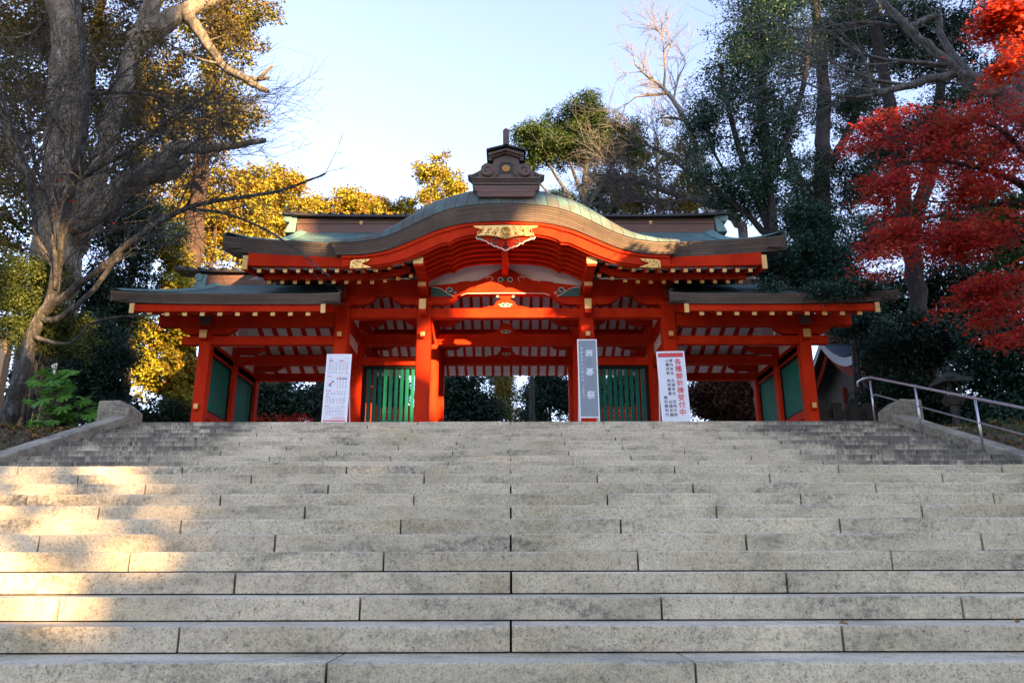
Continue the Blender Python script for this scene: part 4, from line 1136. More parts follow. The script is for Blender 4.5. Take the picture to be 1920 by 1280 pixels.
for bx in (190, 358):
    for cxx in range(3):
        qq = red if cxx == 1 else ink
        words(pale if cxx != 1 else red, bx+6+cxx*54, bx+40+cxx*54, 222, 7, 16)
        for r_ in range(3):
            y0 = 240+r_*46
            words(qq, bx+26+cxx*53, bx+46+cxx*53, y0, 18, 24, .6); words(qq, bx+2+cxx*53, bx+26+cxx*53, y0+24, 13, 13, .6)
            rect(pale, bx+cxx*53, y0+5, bx+16+cxx*53, y0+8); rect(pale, bx+8+cxx*53, y0+14, bx+26+cxx*53, y0+17)
for y in (386, 398, 414): words(pale, 182, 340, y, 6, 10)
for y in (390, 416):
    words(red, 360, 384, y, 14, 24, .8); words(red, 392, 436, y, 12, 15); words(ink, 470, 510, y, 9, 13)
words(pale, 345, 500, 464, 5, 9); words(pale, 320, 490, 702, 5, 9); words(pale, 440, 490, 796, 6, 10); words(pale, 335, 470, 950, 6, 9)
rect(red, 322, 494, 366, 511)
for x in (368, 414, 459): rect(blue, x, 494, x+42, 511)
for r_ in range(9):
    y = 520+r_*16.5
    for k, x in enumerate((338, 386, 432, 478)): words(red if k == 0 else ink, x-3, x+11, y, 9, 15, .8)
for x in (180, 240, 290, 350, 400, 455):
    words(pale, x, x+28, 732, 10, 11); words(ink, x-6, x+24, 750, 16, 17, .7)
for bx in (162, 332):
    for r_ in range(4):
        y = 828+r_*21; words(red, bx, bx+32, y, 11, 20, .55)
        words(ink, bx+52, bx+80, y, 10, 14); words(ink, bx+98, bx+142, y, 10, 15)
for bx in (150, 322):
    for r_ in range(6):
        y = 980+r_*21; words(pale, bx, bx+16, y, 9, 12)
        for k in range(rr.choice((2, 3, 4))): words(red if rr.random() < .1 else ink, bx+30+k*42, bx+58+k*42, y, 7, 12)
words(red, 276, 468, 1120, 18, 28, .72); words(red, 232, 478, 1152, 8, 12); rect(pale, 140, 1145, 490, 1147)
rect(red, 112, 1174, 488, 1196)
# round emblem: a thin ring with red and navy blossoms
a = C2(238, 580); rm = 62/8.533*mpp(730, YS)
pale.ring_y(a[0], a[1], yg, rm, .0018, 40)
for (x, y, r_, qq) in ((238,575,15,red),(222,590,11,red),(252,562,8,red),(266,550,13,blue),(276,562,8,blue),(212,604,12,blue),(236,612,12,blue),(226,622,9,blue),(200,602,6,blue)):
    p_ = C2(x, y); qq.disc_y(p_[0], p_[1], yg-.0006*rr.random(), yg+.002, r_/8.533*mpp(730, YS), 9)
for (x, y) in ((170,582),(306,582),(242,516),(240,650)): rect(pale, x-4, y-4, x+4, y+4)
p0 = [(425,955),(430,925),(438,916),(446,930),(440,950)]
red.tube([(C2(x, y)[0], yg, C2(x, y)[1]) for x, y in p0], .002, 4)
red.tube([(C2(x, y)[0], yg, C2(x, y)[1]) for x, y in ((140,1140),(150,1118),(170,1124),(192,1116),(186,1136))], .002, 4)
red.build('red_print', M['signred'], pn); blue.build('navy_print', M['signblue'], pn); ink.build('black_print', M['signink'], pn); pale.build('grey_print', M['signpale'], pn)
# ------------------------------------------------------------------ how trees are grown
def resample(pts, seg):
    out = []
    for a, b_ in zip(pts[:-1], pts[1:]):
        a = np.array(a, float); b_ = np.array(b_, float); n = max(1, int(np.linalg.norm(b_[:3]-a[:3])/seg))
        for i in range(n): out.append(a+(b_-a)*i/n)
    out.append(np.array(pts[-1], float)); return np.array(out)
def smooth_path(pts, it=2):
    P = np.array(pts, float)
    for _ in range(it):
        Q = [P[0]]
        for a, b_ in zip(P[:-1], P[1:]): Q += [a*.75+b_*.25, a*.25+b_*.75]
        Q.append(P[-1]); P = np.array(Q)
    return P
class Tree:
    """trunk lines given by hand, then every tip is joined to the nearest wood by a curved twig; thickness follows the number of tips carried"""
    def __init__(s, seed, r_tip=.012, gamma=.46, seg=.45, up=.35, wob=.10):
        s.rng = np.random.default_rng(seed); s.pos = []; s.par = []; s.rad = []; s.first = 0
        s.r_tip, s.gamma, s.seg, s.up, s.wob = r_tip, gamma, seg, up, wob
    def trunk(s, pts, join=None, wob=None, sm=2):
        """pts rows of (x, y, z, radius); join = True starts on the nearest wood"""
        P = resample(smooth_path(pts, sm), s.seg*.7)
        w = s.wob*.4 if wob is None else wob
        prev = -1
        if join and s.pos:
            A = np.array(s.pos); prev = int(np.argmin(((A-P[0, :3])**2).sum(1)))
        for i, p in enumerate(P):
            j = s.rng.normal(0, 1, 3)*w*min(1, p[3]*3) if 0 < i < len(P)-1 else 0
            s.pos.append(p[:3]+j); s.par.append(prev); s.rad.append(p[3]); prev = len(s.pos)-1
        s.first = len(s.pos)
        return s
    def tips(s, T, low=None, maxlen=99.):
        T = np.array(T, float)
        A = np.array(s.pos)
        cap_ = len(A)+len(T)*14; buf = np.zeros((cap_, 3)); buf[:len(A)] = A; n = len(A)
        ok = np.ones(cap_, bool)
        if low is not None: ok[:n] = A[:, 2] > low
        d0 = np.array([np.min(((A[ok[:n]]-t)**2).sum(1)) for t in T])
        for i in np.argsort(d0):
            t = T[i]; dv = buf[:n]-t
            c = np.sqrt((dv**2).sum(1)) + s.up*np.maximum(0, dv[:, 2]) + (~ok[:n])*1e3
            k = int(np.argmin(c)); a = buf[k]; L = np.linalg.norm(t-a)
            if L > maxlen: continue
            m_ = min(12, max(1, int(math.ceil(L/s.seg))))
            bow = s.rng.normal(0, 1, 3)*s.wob*L + np.array([0, 0, -.10*L])
            prev = k
            for q in range(1, m_+1):
                u = q/m_; p = a+(t-a)*u + bow*math.sin(math.pi*u)*.6
                if q < m_: p = p + s.rng.normal(0, 1, 3)*s.wob*s.seg*.35
                if n >= cap_: break
                buf[n] = p; n += 1; s.pos.append(p); s.par.append(prev); s.rad.append(0.); prev = n-1
        return s
    def shoots(s, levels, bias=(0, 0, 0), src=None, curl=.12):
        """long tapering shoots, each carrying shorter ones: levels rows of (how many per parent, min length, max length, radius)"""
        bias = np.array(bias, float); ids = list(range(len(s.pos))) if src is None else list(src)
        n0 = levels[0][0]
        w = np.array([1/(.02+s.rad[i]) if s.par[i] >= 0 else 0 for i in ids]); w /= w.sum()
        parents = [(int(i),) for i in s.rng.choice(ids, n0, p=w)]
        for lv, (cnt, l0, l1, r0) in enumerate(levels):
            new = []
            for tup in parents:
                for c_ in range(1 if lv == 0 else cnt):
                    i = tup[int(s.rng.integers(max(0, len(tup)//5), len(tup)))]
                    t = s.pos[i]-s.pos[s.par[i]]; t = t/(np.linalg.norm(t)+1e-9)
                    u = s.rng.normal(0, 1, 3); u -= t*(u@t); u /= np.linalg.norm(u)+1e-9
                    a = s.rng.uniform(.45, 1.05); d = t*math.cos(a)+u*math.sin(a)+bias*.6; d /= np.linalg.norm(d)
                    L = s.rng.uniform(l0, l1); k = max(3, int(L/.16)); step = L/k; prev = i; seq = []
                    cv = s.rng.normal(0, curl, 3)
                    for q in range(k):
                        d = d+cv*step+bias*.22*step+s.rng.normal(0, .055, 3); d /= np.linalg.norm(d)
                        s.pos.append(s.pos[prev]+d*step); s.par.append(prev); s.rad.append(r0*(1-.80*q/k)); prev = len(s.pos)-1; seq.append(prev)
                    new.append(tuple(seq))
            parents = new
        return s
    def radii(s):
        n = len(s.pos); cnt = np.zeros(n); par = s.par; kids = np.zeros(n, int)
        for i in range(n):
            if par[i] >= 0: kids[par[i]] += 1
        for i in range(n-1, -1, -1):
            if kids[i] == 0: cnt[i] += 1
            if par[i] >= 0: cnt[par[i]] += cnt[i]
        r = s.r_tip*cnt**s.gamma
        g = np.array(s.rad); return np.where(g > 0, np.maximum(g, r*.0+g), r)
    def wood(s, only=None, min_r=0.):
        """(vertices, faces) of trunk (only='trunk'), limbs (only='limb') or both"""
        n = len(s.pos); P = np.array(s.pos); r = s.radii(); par = s.par
        for i in range(s.first, n):
            if par[i] >= 0 and r[i] > .9*r[par[i]] and par[i] < s.first: r[i] = .9*r[par[i]]
            elif par[i] >= 0 and r[i] > r[par[i]]: r[i] = r[par[i]]
        kids = [[] for _ in range(n)]
        for i in range(n):
            if par[i] >= 0: kids[par[i]].append(i)
        V, Fc = [], []; nv = 0
        starts = [i for i in range(n) if par[i] < 0]
        stack = [(i, None) for i in starts]
        while stack:
            i, p = stack.pop(); chain = [] if p is None else [p]
            cur = i
            while True:
                chain.append(cur); ks = kids[cur]
                if not ks: break
                same = [k for k in ks if (k < s.first) == (cur < s.first)]
                best = max(same, key=lambda k: r[k]) if same else None
                for k in ks:
                    if k != best: stack.append((k, cur))
                if best is None: break
                cur = best
            is_trunk = i < s.first
            if only == 'trunk' and not is_trunk or only == 'limb' and is_trunk: continue
            if len(chain) < 2 or r[chain[-1 if p is None else 1]] < min_r: continue
            C = P[chain]; rr_ = r[chain].copy()
            if p is not None: rr_[0] = min(rr_[0], rr_[1]*1.25)
            if not kids[chain[-1]]: rr_[-1] *= .5 if not is_trunk else .8
            k = 20 if rr_[0] > .3 else 8 if rr_[0] > .1 else 5 if rr_[0] > .03 else 3
            T = np.gradient(C, axis=0); T /= np.linalg.norm(T, axis=1)[:, None]+1e-9
            ref = np.array([1., 0, 0]) if abs(T[0, 0]) < .75 else np.array([0, 1., 0])
            U = ref - T*(T@ref)[:, None]; U /= np.linalg.norm(U, axis=1)[:, None]+1e-9
            W = np.cross(T, U); a = np.arange(k)*2*math.pi/k
            lump = 1 + (.07*np.sin(3*a[None, :]+C[:, 2:3]*.9)+.06*np.sin(2*a[None, :]-C[:, 2:3]*1.7+1)+.05*np.sin(5*a[None, :]+C[:, 2:3]*2.3)) if k >= 8 else np.ones((len(chain), k))
            ring = C[:, None, :] + (rr_[:, None]*lump)[:, :, None]*(U[:, None, :]*np.cos(a)[None, :, None]+W[:, None, :]*np.sin(a)[None, :, None])
            m_ = len(chain); V.append(ring.reshape(-1, 3))
            i0 = (np.arange(m_-1)*k)[:, None]+np.arange(k)[None, :]; i1 = (np.arange(m_-1)*k)[:, None]+((np.arange(k)+1) % k)[None, :]
            Fc.append(np.stack([i0, i1, i1+k, i0+k], -1).reshape(-1, 4)+nv); nv += m_*k
        if not V: return None
        return np.concatenate(V), np.concatenate(Fc)
def mesh_np(name, V, Q, mat, parent, smooth=False, loc=None):
    off = np.array(OFF[parent.name]) if parent is not None else np.array(loc if loc is not None else (0, 0, 0), float)
    me = bpy.data.meshes.new(name); k = Q.shape[1]
    me.vertices.add(len(V)); me.vertices.foreach_set('co', (V-off).astype(np.float32).ravel())
    me.loops.add(Q.size); me.loops.foreach_set('vertex_index', Q.astype(np.int32).ravel())
    me.polygons.add(len(Q)); me.polygons.foreach_set('loop_start', (np.arange(len(Q))*k).astype(np.int32))
    me.polygons.foreach_set('loop_total', np.full(len(Q), k, np.int32))
    if smooth: me.polygons.foreach_set('use_smooth', np.ones(len(Q), bool))
    me.materials.append(mat); me.update(calc_edges=True)
    o = bpy.data.objects.new(name, me); COL.objects.link(o)
    if parent is not None: o.parent = parent
    else: o.location = off
    OFF[o.name] = Vector(off); return o
def unit(A): return A/(np.linalg.norm(A, axis=1)[:, None]+1e-9)
SHAPES = {  # outlines in (along, across)
 'rhomb': [(0,0),(.5,-.5),(1,0),(.5,.5)],
 'lance': [(0,0),(.35,-.5),(1,0),(.35,.5)],
 'tuft': [(0,-.15),(.7,-.5),(1.0,.1),(.6,.5)],
 'maple': [(0,0),(.10,-.42),(.34,-.20),(.62,-.62),(.60,-.16),(1,0),(.60,.16),(.62,.62),(.34,.20),(.10,.42)],
}
def leaves(C, Nrm, size, rng, shape='rhomb', width=.55, axis=None, droop=0.):
    """flat leaves at C, facing Nrm, each turned at random in its plane (or pointing along axis)"""
    n = len(C); Nrm = unit(Nrm)
    if axis is None: axis = rng.normal(0, 1, (n, 3))
    A = axis - Nrm*(axis*Nrm).sum(1)[:, None]; A = unit(A); Bv = np.cross(Nrm, A)
    S = np.array(SHAPES[shape]); sz = np.asarray(size)*np.ones(n)
    L = S[:, 0]-.5; Wd = S[:, 1]*(width if shape != 'maple' else 1.)
    V = C[:, None, :] + sz[:, None, None]*(A[:, None, :]*L[None, :, None]+Bv[:, None, :]*Wd[None, :, None])
    # a slight fold so that no leaf is a perfect plane
    V += (Nrm*sz[:, None])[:, None, :]*(np.abs(S[:, 1])*.28)[None, :, None] if shape != 'maple' else (Nrm*sz[:, None])[:, None, :]*((-.25*S[:, 0]**2))[None, :, None]
    k = len(S); return V.reshape(-1, 3), np.arange(n*k).reshape(n, k)
def in_ellipsoids(E, n, rng, shell=.45, gap=.0, gapscale=1.0, mind=0.):
    """points inside a union of ellipsoids (x,y,z,rx,ry,rz), more of them near the outside"""
    vol = np.array([e[3]*e[4]*e[5] for e in E])**.75; out = []
    ph = rng.uniform(0, 6, 6)
    tries = 0
    while len(out) < n and tries < 60:
        tries += 1
        k = rng.choice(len(E), size=n, p=vol/vol.sum()); d = unit(rng.normal(0, 1, (n, 3))); r = rng.uniform(0, 1, n)**shell
        e = np.array(E)[k]; p = e[:, :3]+d*r[:, None]*e[:, 3:6]
        if gap:
            q = p/gapscale
            f = np.sin(q[:, 0]*1.7+ph[0]+.8*np.sin(q[:, 2]*1.1+ph[1]))+np.sin(q[:, 1]*1.9+ph[2])+np.sin(q[:, 2]*2.1+ph[3]+.7*np.sin(q[:, 0]*1.3+ph[4]))
            p = p[f > -1.5+gap*2]
        for t in p:
            if len(out) >= n: break
            if mind and out and np.min(((np.array(out)-t)**2).sum(1)) < mind*mind: continue
            out.append(t)
    return np.array(out)
def crown_leaves(Cl, rad, per, size, rng, shape='rhomb', width=.55, flat=1., up=.5, out=None, szvar=.35):
    """leaf clumps round every twig end"""
    n = len(Cl); c = np.repeat(Cl, per, 0); rr_ = np.repeat(np.asarray(rad)*np.ones(n), per)
    d = unit(rng.normal(0, 1, (n*per, 3))); r = rng.uniform(0, 1, n*per)**.55
    off_ = d*r[:, None]*rr_[:, None]; off_[:, 2] *= flat
    nr_ = d*.55 + rng.normal(0, .45, d.shape) + np.array([0, 0, up])
    sz = size*(1+rng.uniform(-szvar, szvar, n*per))
    return leaves(c+off_, nr_, sz, rng, shape, width, axis=d+rng.normal(0, .6, d.shape) if shape != 'maple' else None)
def px_ell(px, py, rx, ry, Y, dy):
    c = at(px, py, Y); m_ = mpp(py, Y); return (c.x, Y, c.z, rx*m_, dy, ry*m_*1.03)
def px_pts(L, Y):
    """(px, py, radius_px[, dY]) rows -> x, y, z, r rows"""
    out = []
    for q in L:
        y = Y+(q[3] if len(q) > 3 else 0); p = at(q[0], q[1], y); out.append((p.x, y, p.z, q[2]*mpp(q[1], y)))
    return out
def finish(t, name, label, cat, loc, bark, crown=None, group=None, split=True, min_r=0., crown_name='crown', smooth=True):
    root = thing(name, label, cat, loc, group)
    if t is not None:
        w = t.wood('trunk')
        if w: mesh_np('trunk', w[0], w[1], bark, root, smooth)
        w = t.wood('limb', min_r)
        if w: mesh_np('branches', w[0], w[1], bark, root, smooth)
    if crown is not None:
        V, Q, m_ = crown; mesh_np(crown_name, V, Q, m_, root)
    return root

def bark(name, c1, c2, c3, sc=2.5):
    m, nt, b = newmat(name)
    pos = geo(nt).outputs['Position']
    nz = noise(nt, pos, sc, 8, .7, (1.6, 1.6, .6))
    col = ramp(nt, nz, [(.3, c1), (.5, c2), (.68, c3)])
    sp = noise(nt, pos, 14, 5, .7)
    col = mixc(nt, 1., col, ramp(nt, sp, [(.35, .6), (.6, 1.15)]), 'MULTIPLY')
    nt.links.new(col, b.inputs['Base Color']); b.inputs['Roughness'].default_value = .9
    cr = noise(nt, pos, 3.2, 8, .75, (2.6, 2.6, .45))
    bump(nt, b, mth(nt, 'ADD', mth(nt, 'ADD', nz, sp), mth(nt, 'MULTIPLY', cr, 2.)), .9, .09); return m
M['bark_pale'] = bark('pale_mottled_bark', (.06,.053,.032), (.165,.142,.10), (.33,.30,.235), 1.6)
M['bark_dark'] = bark('dark_bark', (.018,.015,.012), (.04,.034,.028), (.085,.075,.062))
M['bark_black'] = bark('shaded_black_bark', (.008,.007,.006), (.018,.016,.014), (.038,.034,.029))
M['bark_lichen'] = bark('lichen_spotted_bark', (.020,.018,.015), (.055,.050,.042), (.22,.22,.20), 5)
M['bark_brown'] = bark('red_brown_bark', (.03,.019,.013), (.065,.040,.027), (.11,.07,.048), 3)
M['bark_grey'] = bark('grey_bark', (.05,.047,.042), (.12,.115,.105), (.24,.235,.22), 4)
M['twig'] = pmat('grey_twig_bark', (.10,.09,.08), (.20,.185,.17), 5, .9)
M['leaf_gold'] = leafmat('golden_cedar_foliage', [(.21,.09,.012), (.24,.205,.016), (.30,.275,.022), (.16,.175,.018)], .25, .5)
M['leaf_cedar'] = leafmat('cedar_foliage', [(.16,.105,.016), (.17,.145,.018), (.10,.11,.018), (.045,.065,.014)], .25, .6)
M['leaf_dark'] = leafmat('dark_evergreen_leaves', [(.010,.026,.016), (.016,.042,.026), (.026,.06,.032)], .2, .5, .5)
M['leaf_blue'] = leafmat('glossy_blue_green_leaves', [(.014,.042,.028), (.026,.070,.048), (.045,.098,.06)], .22, .5, .42)
M['leaf_mid'] = leafmat('olive_green_leaves', [(.025,.05,.012), (.045,.085,.018), (.075,.115,.025)], .3, .4)
M['leaf_brown'] = leafmat('withered_brown_leaves', [(.05,.02,.012), (.085,.035,.02), (.05,.035,.02)], .3, .5)
M['leaf_olive'] = leafmat('sparse_olive_brown_leaves', [(.07,.042,.016), (.10,.075,.02), (.06,.062,.02)], .3, .6)
M['leaf_maple'] = leafmat('red_maple_leaves', [(.27,.010,.015), (.44,.017,.018), (.43,.050,.014), (.36,.10,.016)], .48, 1.1)
M['leaf_maple2'] = leafmat('sunlit_maple_leaves', [(.42,.020,.014), (.50,.065,.016), (.44,.030,.015)], .42, .6)  # maple red made brighter and warmer, standing in for the sun on that branch
M['leaf_bush'] = leafmat('small_bush_leaves', [(.05,.075,.016), (.10,.12,.022), (.045,.075,.022), (.022,.05,.02)], .3, .55)
M['leaf_fatsia'] = leafmat('broad_fatsia_leaves', [(.04,.15,.018), (.075,.22,.025), (.11,.26,.035)], .35, .9, .35)
M['leaf_litter'] = leafmat('fallen_leaves', [(.10,.045,.015), (.17,.085,.025), (.22,.13,.04), (.12,.05,.02)], .1, 2.5, .8)
# ------------------------------------------------------------------ trees and plants
def gz(x, y): return ground_z(x, y)
def base_at(px, Y, py=700):
    p = at(px, py, Y); return Vector((p.x, Y, ground_z(p.x, Y)))

# --- left: the great pale-barked tree with sawn limbs
Y = 25.0
t = Tree(1, .02, .48, .8, .3, .08)
b0 = base_at(112, Y)
t.trunk([(b0.x-.2, Y, b0.z-.4, 1.25)] + px_pts([(100,600,46), (102,500,40,.0), (106,420,34), (116,330,30), (118,230,28), (126,130,27), (118,40,25), (112,-60,30), (105,-180,24), (120,-330,14)], Y), wob=.06)
t.trunk(px_pts([(112,490,28,.3), (150,430,24,.5), (178,340,18,.6), (208,240,15,.8), (228,150,15,1), (250,90,15,1.2), (282,20,14,1.4), (300,-60,16,1.6), (330,-170,15,2)], Y), True, wob=.05)
t.trunk(px_pts([(245,85,22,1.2), (300,50,19,1.4), (355,18,14,1.6), (410,-5,10,2.), (470,-40,6,2.2)], Y), True)
t.trunk(px_pts([(355,35,11,1.4), (392,85,9,1.2), (418,128,8,1), (450,142,7,.8), (478,160,6,.6), (503,172,4,.4)], Y), True)
t.trunk(px_pts([(452,142,5,.8), (478,150,4,.7), (505,146,3,.6)], Y), True)
t.trunk(px_pts([(486,146,4,.6), (500,134,3.2,.5), (511,122,2.4,.4)], Y), True)
t.trunk(px_pts([(140,450,22,.2), (185,390,20,0), (235,345,19,-.2), (285,322,22,-.5), (318,312,26,-.8), (331,298,23,-.8)], Y), True)
t.trunk(px_pts([(300,305,18,-.6), (340,270,14,-.9), (385,280,9,-1.2), (440,274,6.5,-1.4), (498,263,5,-1.6)], Y), True)
t.trunk(px_pts([(95,440,17,0), (62,370,14,-.3), (35,300,12,-.8), (10,220,9,-1.2), (-20,100,6,-1.5)], Y), True)
rng = np.random.default_rng(21)
E = [px_ell(40,260,70,150,Y-1.5,1.2), px_ell(270,90,80,80,Y-1.2,1.0), px_ell(190,120,70,90,Y-1.4,1.0), px_ell(230,260,60,60,Y-1.,1.0), px_ell(60,60,120,120,Y+1,2.5), px_ell(200,-20,160,90,Y+2,2.5), px_ell(470,30,90,60,Y+2,1.2), px_ell(430,60,70,50,Y+2,1.2), px_ell(20,250,70,140,Y,2.), px_ell(250,-150,300,120,Y+1,4)]
Cl = in_ellipsoids(E, 640, rng, .6, .5, .9)
t.tips(Cl, low=at(0,420,Y).z)
V, Q = crown_leaves(Cl, .6, 46, .13, rng, 'rhomb', .5, .7, .3)
finish(t, 'ancient_tree', 'huge pale barked tree with thick leaning trunks and sawn off limbs left of the gate', 'tree', b0, M['bark_pale'], (V, Q, M['leaf_olive']))

# --- cedars: tufts of needles along drooping boughs
def cedar(label, base, top_z, E, n, rad, per, size, mat, seed, bk='bark_brown', tr=.30, group=None, gap=.35, gs=1.2, extra=None, name='cedar_tree', shell=.5, width=.6):
    rng = np.random.default_rng(seed); t = Tree(seed, .010, .45, .7, .15, .07)
    t.trunk([(base.x, base.y, base.z-.2, tr), (base.x+.1, base.y, (base.z+top_z)/2, tr*.75), (base.x, base.y, top_z-.6, tr*.2)], wob=.05)
    Cl = in_ellipsoids(E, n, rng, shell, gap, gs)
    t.tips(Cl, low=min(e[2]-e[5] for e in E)-.5)
    V, Q = crown_leaves(Cl, rad, per, size, rng, 'tuft', width, .75, .45)
    return finish(t, name, label, 'tree', base, M[bk], (V, Q, M[mat]), group)
# sunlit golden cedars far behind the gate, one crown after another from the left
GRP = 'sunlit cedars behind the gate'
FAR = [ (48, 372, 470, [(368,420,66,95), (350,375,40,50), (400,362,44,44)], 'golden sunlit cedar farthest left behind the gate, beside the dark evergreens'),
        (50, 455, 470, [(455,430,60,100), (445,370,45,52), (470,345,40,30)], 'golden sunlit cedar second from the left behind the gate'),
        (54, 535, 470, [(530,420,66,90), (520,350,48,42), (548,335,30,25)], 'tallest golden sunlit cedar rising over the left end of the main ridge'),
        (58, 598, 470, [(600,430,44,62), (588,398,30,34)], 'low golden sunlit cedar just left of the middle of the roof ridge'),
        (58, 660, 470, [(662,410,52,52), (655,374,30,20)], 'golden sunlit cedar with a rounded top over the left roof ridge'),
        (60, 718, 470, [(722,415,48,38), (710,388,24,14)], 'low golden sunlit cedar beside the curved gable'),
        (60, 758, 470, [(762,412,34,36)], 'smallest golden sunlit cedar touching the curved gable'),]
for i, (Yc, bx, _, es, lab) in enumerate(FAR):
    b0 = base_at(bx, Yc); E = [px_ell(px, py, rx*1.12, ry*1.06, Yc, rx*mpp(py, Yc)*.8) for px, py, rx, ry in es]
    tz = max(e[2]+e[5] for e in E)
    cedar(lab, b0, tz-.3, E, int(150+sum(e[3]*e[5] for e in E)*13), .55, 46, .22, 'leaf_gold', 100+i, group=GRP, gap=.05, gs=1.0)
# the lone taller one
b0 = base_at(828, 56); E = [px_ell(*q, 56, 1.6) for q in ((828,310,22,24),(818,342,36,30),(826,372,50,26),(850,350,26,22),(795,322,18,16),(800,385,30,16),(862,362,16,14))]
cedar('lone slender cedar with separate tufts standing against the sky left of the finial', b0, at(828,292,56).z, E, 150, .5, 60, .20, 'leaf_gold', 131, gap=.30, gs=.7, tr=.22)
# big shaded cedar in the upper left
b0 = base_at(330, 31)
E = [px_ell(*q, 31, 2.2) for q in ((400,70,110,90),(330,180,110,110),(400,210,95,90),(250,280,120,110),(440,250,60,55),(470,60,60,50),(505,40,40,34),(360,-40,150,90),(180,180,110,150),(300,360,80,60),(250,150,80,90),(310,240,60,60))]
cedar('tall cedar with brown tinged foliage behind the sawn limbs at the upper left', b0, at(330,-160,31).z, E, 1100, .55, 40, .16, 'leaf_cedar', 141, gap=.52, gs=1.0, tr=.45)
b0 = base_at(70, 30)
E = [px_ell(*q, 30, 2.2) for q in ((60,140,110,120),(40,330,100,110),(150,60,90,80),(40,20,100,90),(180,380,70,80),(15,450,60,60))]
cedar('shaded cedar behind the huge pale trunk at the left edge', b0, at(70,-160,30).z, E, 640, .55, 40, .17, 'leaf_cedar', 142, gap=.5, gs=1.0, tr=.4)
# lit cedar between the dark bushes and the left wing
b0 = base_at(352, 30.5)
E = [px_ell(*q, 30, 1.2) for q in ((352,605,44,40),(300,660,62,34),(335,700,54,34),(300,730,52,30),(345,755,40,30),(262,690,40,26),(290,620,34,24),(345,560,34,40),(322,500,30,50))]
cedar('sunlit yellow green cedar with tiered sprays beside the left wing', b0, at(352,480,30.5).z, E, 560, .36, 60, .13, 'leaf_gold', 151, gap=.28, gs=.55, tr=.30)
# dark evergreens behind and under them
def broad(label, base, lines, E, n, rad, per, size, mat, seed, bk='bark_dark', gap=.4, gs=1.2, shape='rhomb', width=.5, group=None, name='broadleaf_tree', cat='tree', low=None, r_tip=.010, shell=.5, flat=.75, up=.5, gamma=.46, wob=.10):
    rng = np.random.default_rng(seed); t = Tree(seed, r_tip, gamma, .6, .35, wob)
    for i, ln in enumerate(lines): t.trunk(ln, join=i > 0)
    Cl = in_ellipsoids(E, n, rng, shell, gap, gs)
    t.tips(Cl, low=low)
    V, Q = crown_leaves(Cl, rad, per, size, rng, shape, width, flat, up)
    return finish(t, name, label, cat, base, M[bk], (V, Q, M[mat]), group)
def straight(px, Y, py_top, r, px_top=None):
    b0 = base_at(px, Y); tp = at(px_top or px, py_top, Y)
    return b0, [(b0.x, Y, b0.z-.2, r), ((b0.x*.5+tp.x*.5)+.1, Y, (b0.z+tp.z)/2, r*.7), (tp.x, Y, tp.z, r*.25)]
b0, ln = straight(250, 29, 400, .22)
broad('dark evergreen between the huge trunk and the golden cedars', b0, [ln], [px_ell(*q, 29, 1.6) for q in ((235,470,75,70),(235,560,70,80),(205,620,70,70),(200,540,70,60),(280,420,60,50))], 520, .55, 60, .14, 'leaf_dark', 161, gap=.2)
b0, ln = straight(200, 23.5, 600, .12)
broad('dark low evergreen behind the end block of the left parapet', b0, [ln], [px_ell(*q, 23.5, 1.2) for q in ((190,690,70,60),(225,735,50,40),(170,640,60,50),(150,730,80,60),(225,775,70,36),(285,785,60,26),(330,785,50,24))], 680, .40, 70, .10, 'leaf_dark', 162, gap=.15, name='evergreen_shrub', cat='shrub')
b0, ln = straight(40, 27, 560, .15)
broad('dark evergreen shrub behind the left bush', b0, [ln], [px_ell(*q, 27, 1.2) for q in ((40,560,80,80),(100,640,70,60),(60,720,90,70),(150,740,70,60))], 300, .5, 60, .13, 'leaf_dark', 163, gap=.35, name='evergreen_shrub', cat='shrub')

# --- bare cherry in front of them, its twigs over the left wing
Y = 17.2
t = Tree(5, .0048, .45, .34, .1, .12)
bx = at(22, 770, Y); b0 = Vector((bx.x, Y, ground_z(bx.x, Y)))
t.trunk([(bx.x-.15, Y, b0.z-.15, .22)] + px_pts([(28,740,16), (52,690,14), (52,645,13), (72,600,11), (98,560,10), (108,500,9), (118,430,8.5), (138,340,8), (158,250,7.5), (163,160,7), (152,70,6), (140,-30,5), (150,-140,3)], Y), wob=.03)
t.trunk(px_pts([(85,585,9,0), (115,560,8,-.2), (170,520,7,-.4), (225,470,6,-.6), (290,420,5.2,-.8), (345,390,4.6,-1), (410,375,4,-1.2), (470,368,3.4,-1.3), (530,358,2.6,-1.5), (610,326,1.6,-1.6)], Y), True)
t.trunk(px_pts([(75,600,7,0), (110,600,6,-.1), (150,570,5,-.3), (195,520,4.4,-.5), (230,470,3.8,-.6)], Y), True)
t.trunk(px_pts([(345,390,3.4,-1.0), (430,400,2.8,-1.2), (500,430,2.3,-1.4), (560,470,1.9,-1.5), (620,520,1.2,-1.6)], Y), True)
t.trunk(px_pts([(110,505,5,0), (70,460,5,.2), (62,390,4.5,.4), (45,300,4,.6), (10,200,3,.8), (-20,120,2.4,1)], Y), True)
t.trunk(px_pts([(135,345,5.5,0), (190,310,4.5,-.2), (250,280,3.6,-.4), (320,220,3,-.7), (400,170,2,-.9)], Y), True)
t.trunk(px_pts([(160,175,5,0), (210,175,3.6,-.2), (270,172,2.8,-.4), (340,200,2,-.6)], Y), True)
t.trunk(px_pts([(118,430,5,.0), (150,440,4,.3), (210,400,3.6,.1), (270,350,2.8,-.2), (340,300,2,-.5)], Y), True)
t.trunk(px_pts([(60,630,6,0), (130,650,3.2,-.3), (150,625,2.6,-.5), (185,595,2,-.7), (300,590,1.4,-1)], Y), True)
t.trunk(px_pts([(105,540,4.5,-.1), (100,400,3.2,-.4), (60,300,2.6,-.6), (50,180,2,-.8)], Y), True)
